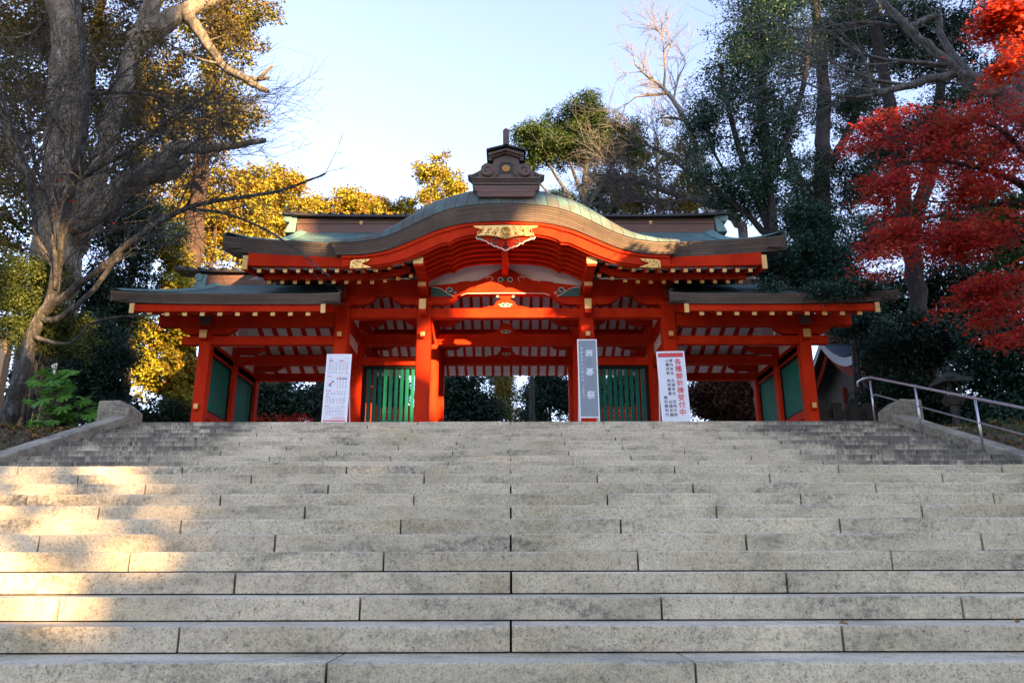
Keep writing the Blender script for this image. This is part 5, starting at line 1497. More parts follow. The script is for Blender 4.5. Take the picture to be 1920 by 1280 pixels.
rng = np.random.default_rng(55)
E = [px_ell(120,100,160,130,Y,1.4), px_ell(250,230,160,130,Y-.3,1.3), px_ell(330,330,140,80,Y-.8,1.0), px_ell(80,330,110,170,Y,1.3), px_ell(420,330,100,70,Y-1,.8), px_ell(480,230,40,80,Y-1,.6), px_ell(250,520,90,45,Y-.6,.8), px_ell(330,550,90,40,Y-1,.6), px_ell(430,380,140,30,Y-1.2,.5), px_ell(600,455,60,70,Y-1.5,.3), px_ell(610,330,40,20,Y-1.5,.3)]
lo = at(0,540,Y).z
xm = at(400,380,Y).x
t.shoots([(210, 1.2, 3.0, .014), (5, .7, 1.6, .008), (4, .3, .8, .0055)], (.22, -.05, .16), [i for i in range(t.first) if t.pos[i][2] > lo and t.pos[i][0] < xm])
t.shoots([(14, .5, 1.1, .008), (3, .3, .6, .0055)], (.2, -.05, -.1), [i for i in range(t.first) if t.pos[i][0] >= xm])
root = finish(t, 'bare_tree', 'leafless dark stemmed tree at the left whose twigs hang over the left wing roof', 'tree', b0, M['bark_lichen'])
# three red leaves left on it
q = [(113,337),(135,378),(214,419)]
C = np.array([list(at(a, b_, Y-.4)) for a, b_ in q]); V, Q_ = leaves(C, np.array([[0,-1,.2],[.2,-1,.3],[-.3,-1,.2]]), .13, rng, 'rhomb', .6)
mesh_np('last_leaf', V, Q_, M['leaf_maple'], root)

# --- sunlit small-leaved bush at the left edge
Y = 17.9
b0 = base_at(60, Y, 720)
lines = [[(b0.x+.1*i, Y, b0.z-.1, .05)] + px_pts([(60+14*i,640,2.8), (40+30*i,560,2), (20+50*i,500,1)], Y) for i in range(3)]
broad('small leaved green bush lit by the sun at the left edge', b0, lines, [px_ell(*q, Y, .7) for q in ((30,520,66,50),(75,575,62,54),(20,600,60,50),(95,520,40,30),(120,610,44,34),(150,645,44,26),(70,640,60,34))], 460, .24, 75, .055, 'leaf_bush', 171, gap=.25, gs=.5, name='small_leaved_bush', cat='bush', r_tip=.006, width=.6)

# --- fatsia: stems with big fingered leaves
def fatsia():
    Y = 16.6; b0 = base_at(118, Y, 760)
    root = thing('fatsia_shrub', 'bright green shrub with large fingered leaves left of the stairs', 'shrub', b0)
    rng = np.random.default_rng(8); rs_ = random.Random(8)
    st_ = MB(); Vs, Fs = [], []; nv = 0
    for k in range(52):
        px = rs_.uniform(58, 176); py = rs_.uniform(692, 792); y = Y+rs_.uniform(-.6, .3)
        if px > 135 and py < 735: px -= 40
        c = at(px, py, y)
        st_.tube([(b0.x+rs_.uniform(-.3,.3), Y, b0.z), ((b0.x+c.x)/2, (Y+y)/2+.05, (b0.z+c.z)/2+.15), tuple(c)], [.012,.008,.004], 5)
        tilt = rs_.uniform(.2, .75); az = rs_.uniform(0, 6.28)
        n = np.array([math.cos(az)*tilt, math.sin(az)*tilt-.45, 1.]); n /= np.linalg.norm(n)
        out = np.array([c.x-b0.x, (c.y-Y)-.3, -.1])+rng.normal(0,.15,3); a = out-n*(out@n); a /= np.linalg.norm(a); bb = np.cross(n, a)
        R_ = rs_.uniform(.20, .32); lobes = 8; pts = [(0., 0., 0.)]; 
        for i in range(lobes):
            th = -2.25+4.5*i/(lobes-1); L = R_*(1-.28*abs(th)/2.25)
            dth = 4.5/(lobes-1)/2
            pts += [(.34*R_*math.cos(th-dth), .34*R_*math.sin(th-dth), 0), (.72*L*math.cos(th-dth*.62), .72*L*math.sin(th-dth*.62), -.03), (L*math.cos(th), L*math.sin(th), -.10*R_*3*.4), (.72*L*math.cos(th+dth*.62), .72*L*math.sin(th+dth*.62), -.03)]
        pts.append((.34*R_*math.cos(2.25+dth), .34*R_*math.sin(2.25+dth), 0))
        c_ = np.array(c)
        Vl = [c_+a*p[0]+bb*p[1]+n*p[2] for p in pts]
        m_ = len(pts)
        lf = MB().add([tuple(v) for v in Vl], [(0, i, i+1) for i in range(1, m_-1)])
        lf.build('leaf', M['leaf_fatsia'], root)
    st_.build('stems', M['bark_brown'], root)
    fl = MB(); 
    for k in range(8):
        c = at(100+rs_.uniform(-9, 9), 685+rs_.uniform(-8, 8), Y); fl.tube([(at(102,705,Y)), c], [.004,.003], 4); fl.lathe([(.004,c.z-.02),(.022,c.z),(.004,c.z+.02)], c.x, c.y, 6)
    fl.build('flower_head', M['cream'], root)
fatsia()
# --- sunlit earth wall at the far left
p0, p1 = at(-60, 620, 22), at(46, 640, 22)
w = thing('garden_wall', 'sunlit ochre plaster wall behind the bush at the left edge', 'wall', (p0.x, 22, ZP)); 
M['ochre'] = pmat('ochre_plaster', (.36,.24,.13), (.44,.30,.17), 1.5, .9, 0, .2, 12)
MB().box(p0.x-14, p1.x-.5, 22, 22.3, ZP-.3, at(0,622,22).z-.2).build('wall_face', M['ochre'], w)
MB().prism_x([(21.8, at(0,622,22).z-.2),(22.5, at(0,622,22).z-.2),(22.15, at(0,622,22).z+.1)], p0.x-14, p1.x-.4).build('wall_roof', M['wood_dark'], w)

# --- right: rounded tree with open forked branches
Y = 46.
b0 = base_at(1092, Y)
fork = [[(b0.x, Y, b0.z-.2, .42)] + px_pts([(1095,480,8), (1094,400,7), (1097,340,5.5), (1102,280,4), (1108,235,2)], Y)]
for dst in ([(1094,420,4),(1062,360,3.2),(1030,310,2.4),(1005,270,1.4)], [(1094,400,4),(1125,350,3.2),(1155,300,2.4),(1175,260,1.4)], [(1094,380,4),(1075,320,3),(1055,270,2.2),(1040,235,1.2)], [(1094,430,3.6),(1050,385,2.8),(1012,345,2),(985,315,1.2)], [(1096,360,3.6),(1120,310,2.6),(1135,260,2),(1140,225,1.1)]): fork.append(px_pts(dst, Y))
broad('rounded green tree with pale forked branches right of the finial', b0, fork, [px_ell(*q, Y, 2.2) for q in ((1000,275,44,40),(1050,240,56,40),(1095,215,50,26),(1140,240,52,38),(1180,275,36,36),(1060,285,50,24),(1120,280,52,22),(985,305,26,22))], 640, .60, 80, .15, 'leaf_mid', 201, bk='bark_lichen', gap=.22, gs=1.1, r_tip=.02, low=at(0,330,Y).z)
# mixed trees filling in behind the right half of the roof
b0, ln = straight(1230, 52, 260, .3)
broad('yellowing tree behind the bare grey branches', b0, [ln], [px_ell(*q, 52, 2.2) for q in ((1235,270,60,50),(1190,340,50,60),(1280,330,60,70),(1230,380,70,50),(1320,390,50,50))], 420, .6, 50, .19, 'leaf_cedar', 202, gap=.42, bk='bark_grey')
b0, ln = straight(1120, 56, 340, .3)
broad('dark green tree low behind the curved gable', b0, [ln], [px_ell(*q, 56, 2.) for q in ((1050,385,40,34),(1110,370,50,44),(1165,385,44,40),(1140,340,34,26))], 260, .62, 55, .20, 'leaf_mid', 203, gap=.3)
# bare pale tree rising into the sky
Y = 42.
t = Tree(31, .014, .40, .5, .1, .11); b0 = base_at(1340, Y)
t.trunk([(b0.x, Y, b0.z-.2, .35)] + px_pts([(1330,400,7), (1310,290,6), (1290,235,5), (1272,200,4.2), (1240,160,3.6), (1215,145,2.6), (1190,120,1.4)], Y), wob=.03)
t.trunk(px_pts([(1245,165,2.6), (1247,130,2), (1245,90,1.4), (1240,60,.8)], Y), True); t.trunk(px_pts([(1262,190,2.2), (1270,150,1.8), (1285,120,.9)], Y), True)
t.trunk(px_pts([(1258,175,3.2), (1225,178,2.6), (1190,182,1.4)], Y), True); t.trunk(px_pts([(1285,225,3.5), (1262,220,2.6), (1248,222,1.4)], Y), True)
rng = np.random.default_rng(77)
E = [px_ell(*q, Y, 1.2) for q in ((1195,150,36,50),(1245,100,34,46),(1285,140,26,40),(1215,185,30,20),(1235,215,40,12))]
t.shoots([(34, .9, 2.3, .032), (4, .7, 1.8, .022), (4, .4, .9, .014)], (-.12, 0, .25), [i for i in range(t.first) if t.pos[i][2] > at(0,240,Y).z])
finish(t, 'bare_tree', 'leafless pale tree leaning left against the sky at the upper right', 'tree', b0, M['twig'])
# tangle of bare grey branches above the right roof
Y = 33.
t = Tree(32, .014, .40, .45, .0, .13); b0 = base_at(1420, Y)
t.trunk([(b0.x, Y, b0.z-.2, .30)] + px_pts([(1400,440,10), (1375,405,9), (1340,385,8), (1290,372,6.5), (1230,352,5), (1180,335,3), (1150,325,2)], Y), wob=.05)
t.trunk(px_pts([(1340,385,5), (1300,330,4), (1250,290,3), (1210,270,1.6)], Y), True); t.trunk(px_pts([(1290,372,5), (1240,385,3.4), (1180,375,2)], Y), True); t.trunk(px_pts([(1375,405,6),(1370,340,4),(1340,290,2.4)], Y), True)
E = [px_ell(*q, Y, 1.5) for q in ((1240,320,90,50),(1180,360,50,34),(1310,330,60,60),(1280,370,80,26))]
rng = np.random.default_rng(78)
t.shoots([(90, 1.2, 3.2, .030), (5, .7, 1.8, .018), (3, .4, .9, .012)], (-.10, 0, .12), [i for i in range(t.first) if t.pos[i][2] > at(0,410,Y).z])
finish(t, 'bare_tree', 'low leafless tree with tangled grey branches over the right main roof', 'tree', b0, M['bark_grey'])

# --- right: tall dark glossy evergreens
Y = 29.
b0 = base_at(1455, Y)
lines = [[(b0.x, Y, b0.z-.2, .36)] + px_pts([(1452,560,13),(1446,430,12),(1440,320,10.5),(1432,220,9),(1425,120,7),(1432,20,5),(1440,-100,3)], Y),
         px_pts([(1446,440,8),(1400,330,6),(1370,220,5),(1350,120,3)], Y), px_pts([(1442,340,8),(1480,250,6),(1510,150,5),(1520,50,3)], Y), px_pts([(1446,450,7),(1400,400,5),(1350,360,3.5),(1310,330,2)], Y)]
broad('tall dark evergreen with glossy blue green leaves behind the right end of the main roof', b0, lines, [px_ell(*q, Y, 2.2) for q in ((1400,60,90,70),(1360,150,72,60),(1330,230,52,48),(1440,170,90,70),(1345,300,60,50),(1420,270,80,60),(1470,60,90,80),(1440,360,80,46),(1380,360,50,40),(1500,260,60,60),(1450,-60,120,80))], 1000, .55, 54, .14, 'leaf_blue', 211, gap=.52, gs=1.0, bk='bark_black', shape='lance', width=.42)
Y = 42.
b0 = base_at(1560, Y)
lines = [[(b0.x, Y, b0.z-.2, .5)] + px_pts([(1552,560,18),(1545,430,16),(1540,300,14),(1548,180,12),(1530,60,9),(1525,-60,7)], Y), px_pts([(1545,330,8),(1600,230,7),(1640,120,5),(1650,0,3)], Y), px_pts([(1545,400,9),(1490,330,7),(1470,260,5)], Y)]
broad('dark evergreen with a thick trunk right of the main roof', b0, lines, [px_ell(*q, Y, 2.4) for q in ((1560,80,100,80),(1600,200,90,70),(1540,340,90,60),(1640,60,90,90),(1620,330,80,60),(1560,-40,140,70),(1540,430,90,50))], 1500, .6, 52, .16, 'leaf_dark', 212, gap=.46, gs=1.0, bk='bark_black', shape='lance', width=.45)
Y = 31.
b0 = base_at(1735, Y)
lines = [[(b0.x, Y, b0.z-.2, .7)] + px_pts([(1730,640,17),(1718,540,16),(1700,420,14),(1690,330,13),(1668,200,11),(1640,60,9),(1630,-80,6)], Y), px_pts([(1705,450,14),(1745,330,12),(1760,200,9),(1770,80,6)], Y)]
broad('dark evergreen with twin dark trunks behind the red maple', b0, lines, [px_ell(*q, Y, 2.4) for q in ((1700,60,110,80),(1800,80,110,110),(1690,250,80,70),(1780,260,110,90),(1880,200,80,160),(1650,440,60,60),(1750,450,110,80),(1860,430,90,110))], 1200, .6, 54, .15, 'leaf_dark', 213, gap=.36, gs=1.1, bk='bark_black', shape='lance', width=.45)
# foliage hanging over the right wing
Y = 20.6
b0 = base_at(1600, 26.5)
lines = [[(b0.x, 26.5, b0.z-.2, .22)] + px_pts([(1600,620,7,5.5),(1590,540,6,4.2),(1570,480,5,2.6),(1540,470,4,1.)], Y), px_pts([(1590,540,4,4),(1520,480,3,2),(1450,470,2,1.6)], Y), px_pts([(1600,560,4,4),(1640,520,3,2.5),(1660,530,1.6,1)], Y)]
broad('dark evergreen spreading its boughs over the tip of the right wing roof', b0, lines, [px_ell(*q, Y-.6 if q[1] < 535 else 18.5, .7 if q[1] < 535 else .35) for q in ((1450,490,40,36),(1500,470,60,50),(1560,500,60,36),(1560,546,90,14),(1625,545,66,26),(1510,420,60,40),(1470,535,46,16),(1600,450,60,40),(1540,525,80,20),(1660,550,30,18))], 620, .32, 70, .09, 'leaf_blue', 214, gap=.3, gs=.7, shape='lance', width=.4, r_tip=.01)
# undergrowth on the right
UG = [(24, 1600, [(1620,605,60,26),(1660,650,46,34),(1680,690,50,40),(1650,745,50,26)], 'leaf_blue', 'dark shrub in front of the small shrine roof', 221, 240),
      (22, 1740, [(1700,640,70,50),(1760,690,70,60),(1700,740,60,40),(1790,640,60,50),(1820,770,70,44),(1740,790,60,30)], 'leaf_dark', 'dark shrub in front of the stone lantern behind the handrail', 222, 380),
      (20, 1880, [(1870,660,60,70),(1900,730,60,60),(1830,720,50,50),(1920,620,50,50),(1850,790,60,40),(1900,800,60,40)], 'leaf_blue', 'dark shrub at the right edge behind the handrail', 223, 380),
      (34, 1690, [(1640,600,60,60),(1700,560,80,60),(1790,570,80,70),(1870,560,80,80),(1720,650,90,60)], 'leaf_dark', 'dark evergreen filling the gap under the red maple', 224, 560)]
for Yc, bx, es, mt, lab, sd, n in UG:
    b0, ln = straight(bx, Yc, es[0][1], .10)
    broad(lab, b0, [ln], [px_ell(*q, Yc, 1.1) for q in es], n, .42 if Yc < 30 else .6, 60, .12 if Yc < 30 else .18, mt, sd, gap=.34, gs=.8, name='evergreen_shrub' if Yc < 30 else 'broadleaf_tree', cat='shrub' if Yc < 30 else 'tree')

# --- big bare tree with grey limbs, upper right
Y = 17.
t = Tree(41, .0085, .43, .4, .0, .12)
b0 = base_at(2010, Y, 500)
t.trunk([(b0.x, Y, b0.z-.3, .42)] + px_pts([(2000,520,40), (1985,330,36), (1950,200,32), (1915,110,26), (1880,20,20), (1860,-80,14)], Y), wob=.04)
t.trunk(px_pts([(1975,260,28), (1900,185,20), (1850,160,15), (1800,140,9), (1760,145,8), (1700,160,6.5), (1640,178,5)], Y), True)
t.trunk(px_pts([(1900,185,14), (1830,170,10), (1780,120,9), (1730,80,8), (1690,40,7), (1650,0,5)], Y), True)
t.trunk(px_pts([(1850,160,8), (1800,125,7,.3), (1760,60,6.5,.4), (1765,20,5,.4), (1700,55,6,.2), (1640,42,4.5,.2), (1580,45,3,.2)], Y), True)
t.trunk(px_pts([(1790,125,6), (1720,118,4.5), (1650,112,3.6), (1600,95,2.4), (1560,60,1.4)], Y), True)
t.trunk(px_pts([(1700,160,4), (1630,150,3), (1570,120,2.2), (1510,100,1.4)], Y), True)
t.trunk(px_pts([(1690,165,4), (1635,175,4), (1625,120,3), (1600,80,1.8)], Y), True)
t.trunk(px_pts([(1640,178,4), (1590,185,3), (1540,170,2), (1480,140,1.3)], Y), True)
E = [px_ell(*q, Y, 1.6) for q in ((1640,80,120,90),(1560,110,80,70),(1720,60,110,80),(1600,160,80,40),(1800,40,80,60))]
rng = np.random.default_rng(79)
t.shoots([(42, 1.4, 3.2, .022), (4, .8, 1.8, .010), (3, .4, .9, .005)], (-.35, 0, .12))
finish(t, 'bare_tree', 'large leafless tree reaching in from the right with thick grey limbs', 'tree', b0, M['bark_grey'])

# --- the maples
def maple(label, base, lines, E, n, rad, per, size, mat, seed, gap, gs, flat=.32, low=None, bk='bark_dark'):
    rng = np.random.default_rng(seed); t = Tree(seed, .006, .46, .4, .0, .09)
    for i, ln in enumerate(lines): t.trunk(ln, join=i > 0)
    Cl = in_ellipsoids(E, n, rng, .7, gap, gs); t.tips(Cl, low=low)
    N_ = len(Cl); c = np.repeat(Cl, per, 0); d = rng.normal(0, 1, (N_*per, 3))*np.array([.55,.55,.55*flat]); r = rad
    p = c+d*r; p[:, 2] -= .25*((d[:, :2]**2).sum(1))*r
    nrm = np.array([-.25,-.55,.75])+rng.normal(0, .38, p.shape)
    V, Q = leaves(p, nrm, size*(1+rng.uniform(-.35,.35,len(p))), rng, 'maple')
    return finish(t, 'maple_tree', label, 'tree', base, M[bk], (V, Q, M[mat]))
Y = 14.5
b0 = base_at(2120, Y, 700)
lines = [[(b0.x, Y, b0.z-.2, .20)] + px_pts([(2100,640,18), (2060,520,15), (2000,420,12), (1930,350,8), (1850,318,5,-.2), (1770,300,3.4,-.3), (1690,305,2,-.4)], Y),
         px_pts([(2000,420,8), (1930,300,6), (1880,240,4,.2), (1800,220,3,.3), (1700,195,2,.3)], Y), px_pts([(1960,380,7), (1880,380,5,.2), (1790,395,3,.1), (1700,420,2,.0)], Y),
         px_pts([(2060,520,9), (1980,520,6), (1900,510,4), (1830,545,2.6), (1770,585,1.6)], Y), px_pts([(1980,420,6), (1930,440,4), (1860,470,2.6)], Y)]
E = [px_ell(*q, Y, .9) for q in ((1705,232,75,22),(1625,250,40,18),(1790,240,60,26),(1860,190,60,40),(1890,250,60,50),(1720,300,60,36),(1790,285,80,44),(1660,350,50,34),(1720,370,80,36),(1620,385,44,28),(1680,440,60,30),(1800,380,90,50),(1740,460,70,34),(1860,340,70,60),(1880,440,60,40),(1650,480,34,20),(1690,490,50,20),(1800,450,60,36),
     (1880,520,50,24),(1830,545,50,24),(1780,590,40,20),(1850,590,30,20),(1900,560,40,40),(1890,620,26,34),(1745,600,20,12))]
maple('red maple spreading layered leaves in from the right', b0, lines, E, 980, .26, 32, .060, 'leaf_maple', 301, .55, .42, .20)
Y = 11.5
b0 = base_at(2320, Y, 700)
lines = [[(b0.x, Y, b0.z-.2, .16)] + px_pts([(2280,500,15), (2200,260,12), (2080,120,8), (1990,60,4.5), (1920,30,3), (1870,20,1.6)], Y), px_pts([(2080,120,5), (1980,110,3.4), (1900,100,2)], Y)]
E = [px_ell(*q, Y, .5) for q in ((1900,30,44,36),(1860,35,34,20),(1910,90,36,30),(1880,125,20,16),(1875,5,30,16),(1960,60,60,70))]
maple('orange red maple branch sunlit in the top right corner', b0, lines, E, 260, .24, 34, .066, 'leaf_maple2', 302, .3, .4, .3)
# cedar spray hanging in front of the dark on the right
b0 = base_at(1990, 19, 700)
cedar('green cedar drooping behind the maple at the right edge', b0, at(1960,300,19).z, [px_ell(*q, 19, .6) for q in ((1880,395,40,44),(1860,430,34,34),(1905,440,30,40),(1850,360,30,20),(1900,480,40,40))], 150, .28, 56, .10, 'leaf_mid', 303, bk='bark_dark', gap=.3, gs=.5, tr=.2)

# --- what stands beyond the gate, seen through its bays
BY = [(38, 540, [(500,760,60,50),(560,740,60,60),(600,780,50,40),(470,740,40,40)], 'leaf_dark', 'dark green tree seen through the left wing', 401, 190, .6),
      (40, 660, [(650,740,70,60),(720,760,60,50),(700,720,60,40)], 'leaf_dark', 'dark green tree seen through the left lattice', 402, 170, .6),
      (37, 870, [(850,740,50,60),(890,770,56,44),(830,780,40,40),(905,720,34,26)], 'leaf_dark', 'dark green tree in the left half of the central passage', 403, 190, .6),
      (52, 955, [(950,735,30,50),(935,715,24,26),(985,790,60,24),(930,775,34,36),(1000,730,24,30)], 'leaf_cedar', 'thin sunlit tree with sky behind it in the central passage', 404, 60, .6),
      (45, 1030, [(1020,740,34,50),(1060,760,40,50),(1010,780,36,30),(1040,715,30,24)], 'leaf_dark', 'dark tree in the right half of the central passage', 405, 130, .6),
      (40, 1190, [(1160,750,40,50),(1200,740,40,50)], 'leaf_mid', 'grey green tree seen through the right lattice', 406, 90, .6),
      (36, 1350, [(1330,750,50,44),(1390,760,50,40),(1360,725,60,24),(1420,770,40,40)], 'leaf_brown', 'russet leaved tree seen through the right wing', 407, 150, .55)]
for Yc, bx, es, mt, lab, sd, n, rd in BY:
    b0, ln = straight(bx, Yc, es[0][1]-10, .16)
    broad(lab, b0, [ln], [px_ell(*q, Yc, 1.2) for q in es], int(n*4.2), rd, 56, .15, mt, sd, gap=.1, gs=.9)
b0, ln = straight(994, 41, 600, .22)
t = Tree(9, .02); t.trunk(ln); finish(t, 'tree_trunk', 'straight dark trunk seen through the central passage', 'tree', b0, M['bark_dark'])
b0, ln = straight(481, 27.5, 560, .15)
t = Tree(10, .02); t.trunk([(p[0], p[1], p[2], .15) for p in ln]); finish(t, 'wooden_pole', 'weathered grey wooden pole behind the left wing', 'pole', b0, M['bark_grey'])
# ------------------------------------------------------------------ small things round about
# low fence and small shrine at the right
fx0, fx1 = at(1540, 780, 22).x, at(1650, 780, 22).x
fn = thing('wooden_fence', 'dark low wooden fence with square posts right of the gate', 'fence', ((fx0+fx1)/2, 22, ZP))
x = fx0; k = 0
while x < fx1+.1:
    MB().box(x-.13, x+.13, 21.87, 22.13, ZP, zat(757 if k else 752, 22)).build('post', M['wood_dark'], fn, bevel=.015); x += .47 if k else .42; k += 1
for z in (zat(781, 22), zat(772, 22)-.0): MB().box(fx0, fx1, 21.96, 22.04, z-.06, z+.05).build('rail', M['wood_dark'], fn)
# shrine with a sweeping copper roof
Ys = 36.
sh = thing('small_shrine', 'small red shrine with a sweeping blue grey copper roof behind the fence', 'shrine', (at(1640, 700, Ys).x, Ys, ZP))
xl, xr_ = at(1545, 700, Ys).x, at(1690, 700, Ys).x
zt, ze = at(0, 675, Ys).z, at(0, 722, Ys).z
M['shrine_roof'] = uv_copper('blue_grey_copper_tiles', (.05,.07,.10), (.075,.10,.14), (.11,.15,.18), None, None, 0, (.7,.28), .2, (.55,)*3)
for yd in (-1, 1):
    P = []; UV = []
    for i in range(11):
        u = i/10; row = []
        z = zt+.9 - (zt+.9-ze)*(1-(1-u)**1.8)
        for j in range(13):
            x = xl-.25*u+ (xr_+1-xl)*j/12; row.append((x, Ys+3*(1 if yd > 0 else 0)-(0 if yd > 0 else 0)+yd*0+(-4.0*u if yd < 0 else 4.*u-3), z+.35*max(0, 1-(x-xl)/1.2)**2*u)); UV.append((x, u*4.6))
        P.append(row)
    mb = MB().sheet(P); mb.uv = UV; mb.build('roof', M['shrine_roof'], sh, smooth=True)
    P = []
    for i in range(11):
        u = i/10; z = zt+.9-(zt+.9-ze)*(1-(1-u)**1.8)+.35*u; y = Ys+(-4.0*u if yd < 0 else 4.*u)
        x = xl-.25*u
        P.append([(x+.02, y, z+.02), (x-.02, y, z-.38), (x+.4, y, z-.36)])
    MB().sheet(P).build('verge_edge', M['ridge_dark'], sh)
    P = []
    for i in range(11):
        u = i/10; z = zt+.9-(zt+.9-ze)*(1-(1-u)**1.8)+.35*u-.40; y = Ys+(-3.8*u if yd < 0 else 3.8*u)
        P.append([(xl+.25, y, z), (xl+.25, y, z-.4), (xl+.33, y, z-.4)])
    MB().sheet(P).build('bargeboard', M['red_dark'], sh)
MB().box(xl+.1, xr_+.6, Ys-.3, Ys+.3, zt+.7, zt+1.35).build('ridge', M['ridge_brown'], sh, bevel=.02)
MB().box(xl-.3, xr_+.9, Ys-.45, Ys+.45, zt+1.352, zt+1.5).build('ridge_cap', M['ridge_dark'], sh, bevel=.02)
MB().prism_x([(Ys-2.6, ZP),(Ys+2.6, ZP),(Ys+2.6, ze-.3),(Ys, zt+.5),(Ys-2.6, ze-.3)], xl+.9, xr_).build('wall', M['wood_dark'], sh)
for yy in (-2.6, 0, 2.6): MB().tube([(xl+.9, Ys+yy, ZP), (xl+.9, Ys+yy, ze-.2)], .16, 10).build('column', M['red_dark'], sh)
# stone lantern in the dark at the right
YLn = 20.; c = at(1790, 760, YLn); s_ = mpp(720, YLn)
la = thing('stone_lantern', 'old stone lantern in deep shade under the maple behind the handrail', 'lantern', (c.x, YLn, ZP))
zz = [zat(v, YLn) for v in (815, 800, 770, 762, 748, 722, 714, 700, 690)]
def sq(q, h, z0, z1, h2=None):
    h2 = h2 or h; q.add([(c.x-h,YLn-h,z0),(c.x+h,YLn-h,z0),(c.x+h,YLn+h,z0),(c.x-h,YLn+h,z0),(c.x-h2,YLn-h2,z1),(c.x+h2,YLn-h2,z1),(c.x+h2,YLn+h2,z1),(c.x-h2,YLn+h2,z1)], [(0,3,2,1),(4,5,6,7),(0,1,5,4),(1,2,6,5),(2,3,7,6),(3,0,4,7)]); return q
sq(MB(), .26, ZP-.1, zz[1]).build('base', M['stone_dark'], la, bevel=.02)
MB().lathe([(.12, zz[1]), (.10, (zz[1]+zz[3])/2), (.12, zz[3])], c.x, YLn, 14).build('post', M['stone_dark'], la)
sq(MB(), .15, zz[3], zz[4], .24).build('platform', M['stone_dark'], la, bevel=.015)
q = MB(); 
for sx in (-1, 1):
    for sy in (-1, 1): q.box(c.x+sx*.12-.035, c.x+sx*.12+.035, YLn+sy*.12-.035, YLn+sy*.12+.035, zz[4], zz[5])
q.build('light_box', M['stone_dark'], la)
sq(MB(), .40, zz[5], zz[6], .36).build('roof_edge', M['stone_dark'], la, bevel=.02); sq(MB(), .36, zz[6], zz[7], .12).build('roof', M['stone_dark'], la)
MB().lathe([(.04, zz[7]), (.09, zz[7]+.07), (.07, zz[7]+.14), (.01, zz[8]+.05)], c.x, YLn, 14).build('jewel', M['stone_dark'], la, smooth=True)
# red rail fence beyond the lattices
for s, lab in ((-1, 'low red railing beyond the left lattice'), (1, 'low red railing beyond the right lattice')):
    x0, x1 = sorted((GX+s*2.6, GX+s*6.2)); yy = 30.
    r_ = thing('railing', lab, 'railing', ((x0+x1)/2, yy, ZP))
    for z in (zat(783, yy), zat(775, yy), zat(766, yy)): MB().box(x0, x1, yy-.05, yy+.05, z-.06, z+.05).build('rail', M['red_dull'], r_)
    MB().box(x0, x1, yy-.02, yy+.02, ZP+.3, zat(766, yy)).build('board', M['granite_old'], r_)
    for k in range(4): x = x0+(x1-x0)*k/3; MB().box(x-.08, x+.08, yy-.09, yy+.09, ZP, zat(762, yy)).build('post', M['red_dull'], r_)
# clipped azalea hedge, red in autumn, beyond the left wing
rng = np.random.default_rng(61); p = at(500, 785, 27.5)
C = np.stack([rng.uniform(p.x-.5, p.x+1.6, 2600), 27.5+rng.uniform(-.6,.6,2600), rng.uniform(ZP, p.z+.12, 2600)], 1)
V, Q = leaves(C, rng.normal(0,1,C.shape)+np.array([0,-.5,.6]), .09, rng)
hd = thing('azalea_hedge', 'low hedge of red autumn leaves seen through the left wing', 'hedge', (p.x+.5, 27.5, ZP)); mesh_np('foliage', V, Q, M['leaf_maple'], hd)
# fallen leaves on both banks, and a few on the steps
rng = np.random.default_rng(62); n = 9000
xs_l = np.concatenate([-rng.uniform(8.2, 15, n*2//3), rng.uniform(8.2, 15, n//3)]); ys_l = rng.uniform(9, 19.5, len(xs_l))
zs_l = np.array([ground_z(a, b_) for a, b_ in zip(xs_l, ys_l)])+.035+rng.uniform(0,.03,len(xs_l))
V, Q = leaves(np.stack([xs_l, ys_l, zs_l], 1), rng.normal(0,.35,(len(xs_l),3))+np.array([0,-.1,1.]), .10*(1+rng.uniform(-.4,.4,len(xs_l))), rng, 'rhomb', .65)
lt = mesh_np('leaf_litter', V, Q, M['leaf_litter'], None); tag(lt, 'fallen brown and yellow leaves covering the banks beside the stairs', 'fallen leaves', kind='stuff')
n = 1600
xs_l = np.concatenate([-rng.uniform(8.3, 13, n//3), rng.uniform(8.3, 13, n*2//3)]); ys_l = rng.uniform(11, 17, len(xs_l))
C = np.stack([xs_l, ys_l, np.array([ground_z(a, b_) for a, b_ in zip(xs_l, ys_l)])+.07], 1)
V, Q = leaves(C, rng.normal(0,1,C.shape)*np.array([1,1,.2]), .16, rng, 'lance', .14, axis=rng.normal(0,.35,C.shape)+np.array([0,0,1.]))
gs_ = mesh_np('grass', V, Q, M['leaf_mid'], None); tag(gs_, 'thin grass growing through the fallen leaves', 'grass', kind='stuff')
for (px, py, Yf_, lab) in ((1582, 1222, 4.75, 'dry leaf lying on the second step at the right'), (1895, 1160, 5.0, 'dry leaf lying on the third step near the right edge')):
    p = at(px, py, Yf_); k = math.floor((Yf_-Y1)/D)
    z = H*(7+k)+.008
    V, Q = leaves(np.array([[p.x, Yf_-.05, z]]), np.array([[.2,-.5,1.]]), .07, rng, 'rhomb', .7)
    o = mesh_np('fallen_leaf', V, Q, M['leaf_litter'], None, loc=(p.x, Yf_-.05, z)); tag(o, lab, 'leaf')
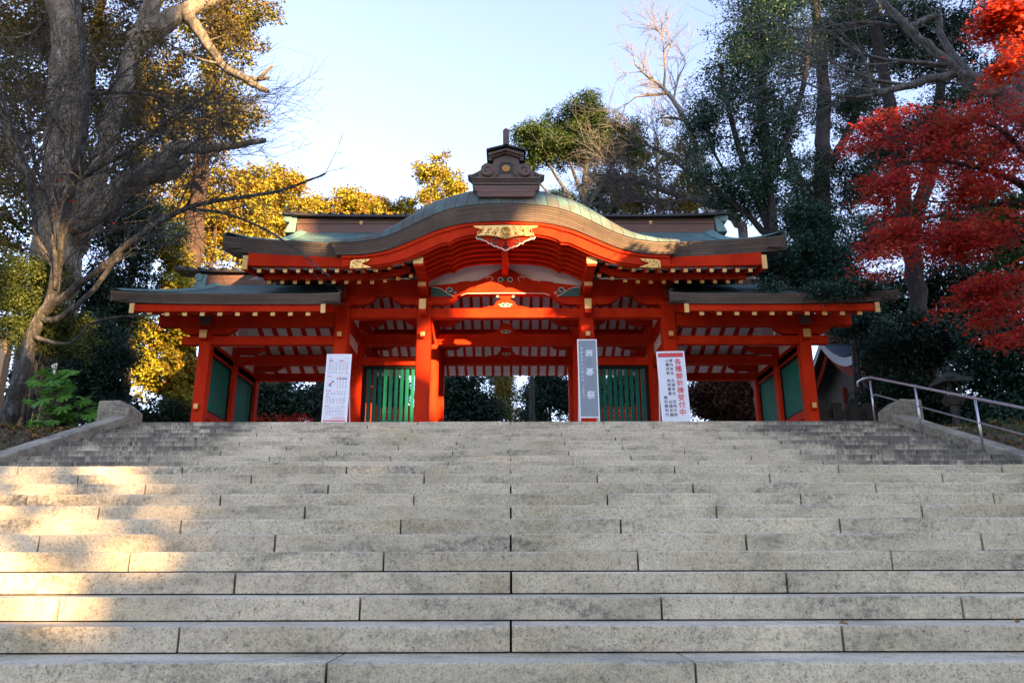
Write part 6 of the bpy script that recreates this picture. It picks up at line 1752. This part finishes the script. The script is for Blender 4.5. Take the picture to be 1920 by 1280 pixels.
# ------------------------------------------------------------------ the grove behind the viewer, whose shade lies over the stairs and the gate
def to_plane(x, y, z):
    """where the sunbeam through a point crosses the grove (plane y = -30)"""
    k = (y+30)/-SUN.y
    return x+SUN.x*k, z+SUN.z*k
def grove():
    rng = np.random.default_rng(71)
    trunks = [(14,-31,30,.5),(19,-28,38,.6),(29.5,-33,41,.6),(33,-29,33,.5),(41,-34,31,.55),(47,-30,33,.5),(53,-33,37,.6),(59,-29,40,.6),(66,-32,44,.7),(73,-29,44,.6)]
    n = 190000
    x = rng.uniform(6, 78, n); y = rng.normal(-30, 2.2, n); z = rng.uniform(.5, 54, n)
    px, pz = to_plane(x, y, z)
    top = np.interp(px, [6,12,22,29,31.5,33,40,44,50,56,63,66,78], [24,32,40,41,38,29,28.5,31,33,37.5,39,50,54])
    top = top + 1.2*np.sin(px*1.9)+.8*np.sin(px*4.3+1)
    keep = pz < top
    # gaps in the foliage: centre, half width, half height, raggedness
    gaps = [(39.6,21.5,2.2,2.1,.3), (41.5,22.5,1.7,.85,.3), (38.1,20.4,1.2,1.1,.3),
            (21.6,11.9,4.9,1.62,.16), (26.8,13.1,.8,.5,.3), (26.9,20.3,1.4,1.9,.35), (33.6,25.2,1.6,2.8,.25)]
    wob = .5*np.sin(px*2.3+pz*1.1)+.35*np.sin(pz*3.7-px*1.3)+.25*np.sin(px*5.1+2)
    for cx, cz, hx, hz, rg_ in gaps:
        d = np.sqrt(((px-cx)/hx)**2+((pz-cz)/hz)**2)
        if cx < 28 and cz < 14:          # thin foliage with light coming through, closing towards its edge
            q = np.clip((d+rg_*wob*.4-.78)/.55, 0, 1)
            keep &= rng.random(n) < .10+.90*q**2.
        else: keep &= d > 1+rg_*wob*.6
    C = np.stack([x, y, z], 1)[keep]
    nrm = np.array(SUN)[None, :]*1.2+rng.normal(0, .5, C.shape)
    V, Q = leaves(C, nrm, .62*(1+rng.uniform(-.3, .3, len(C))), rng, 'tuft', .75)
    g = mesh_np('grove', V, Q, M['leaf_cedar'], None, loc=(40, -30, 0))
    tag(g, 'wood of tall cedars behind the viewer that shades the stairs', 'wood', kind='stuff')
    t = Tree(72, .05); 
    for X, Yt, h, r in trunks: t.trunk([(X, Yt, -.3, r), (X+.2, Yt, h*.5, r*.7), (X, Yt, h-3, r*.2)], wob=.05)
    w = t.wood(); o = mesh_np('trunks', w[0], w[1], M['bark_brown'], g, True); o['kind'] = 'stuff'
grove()
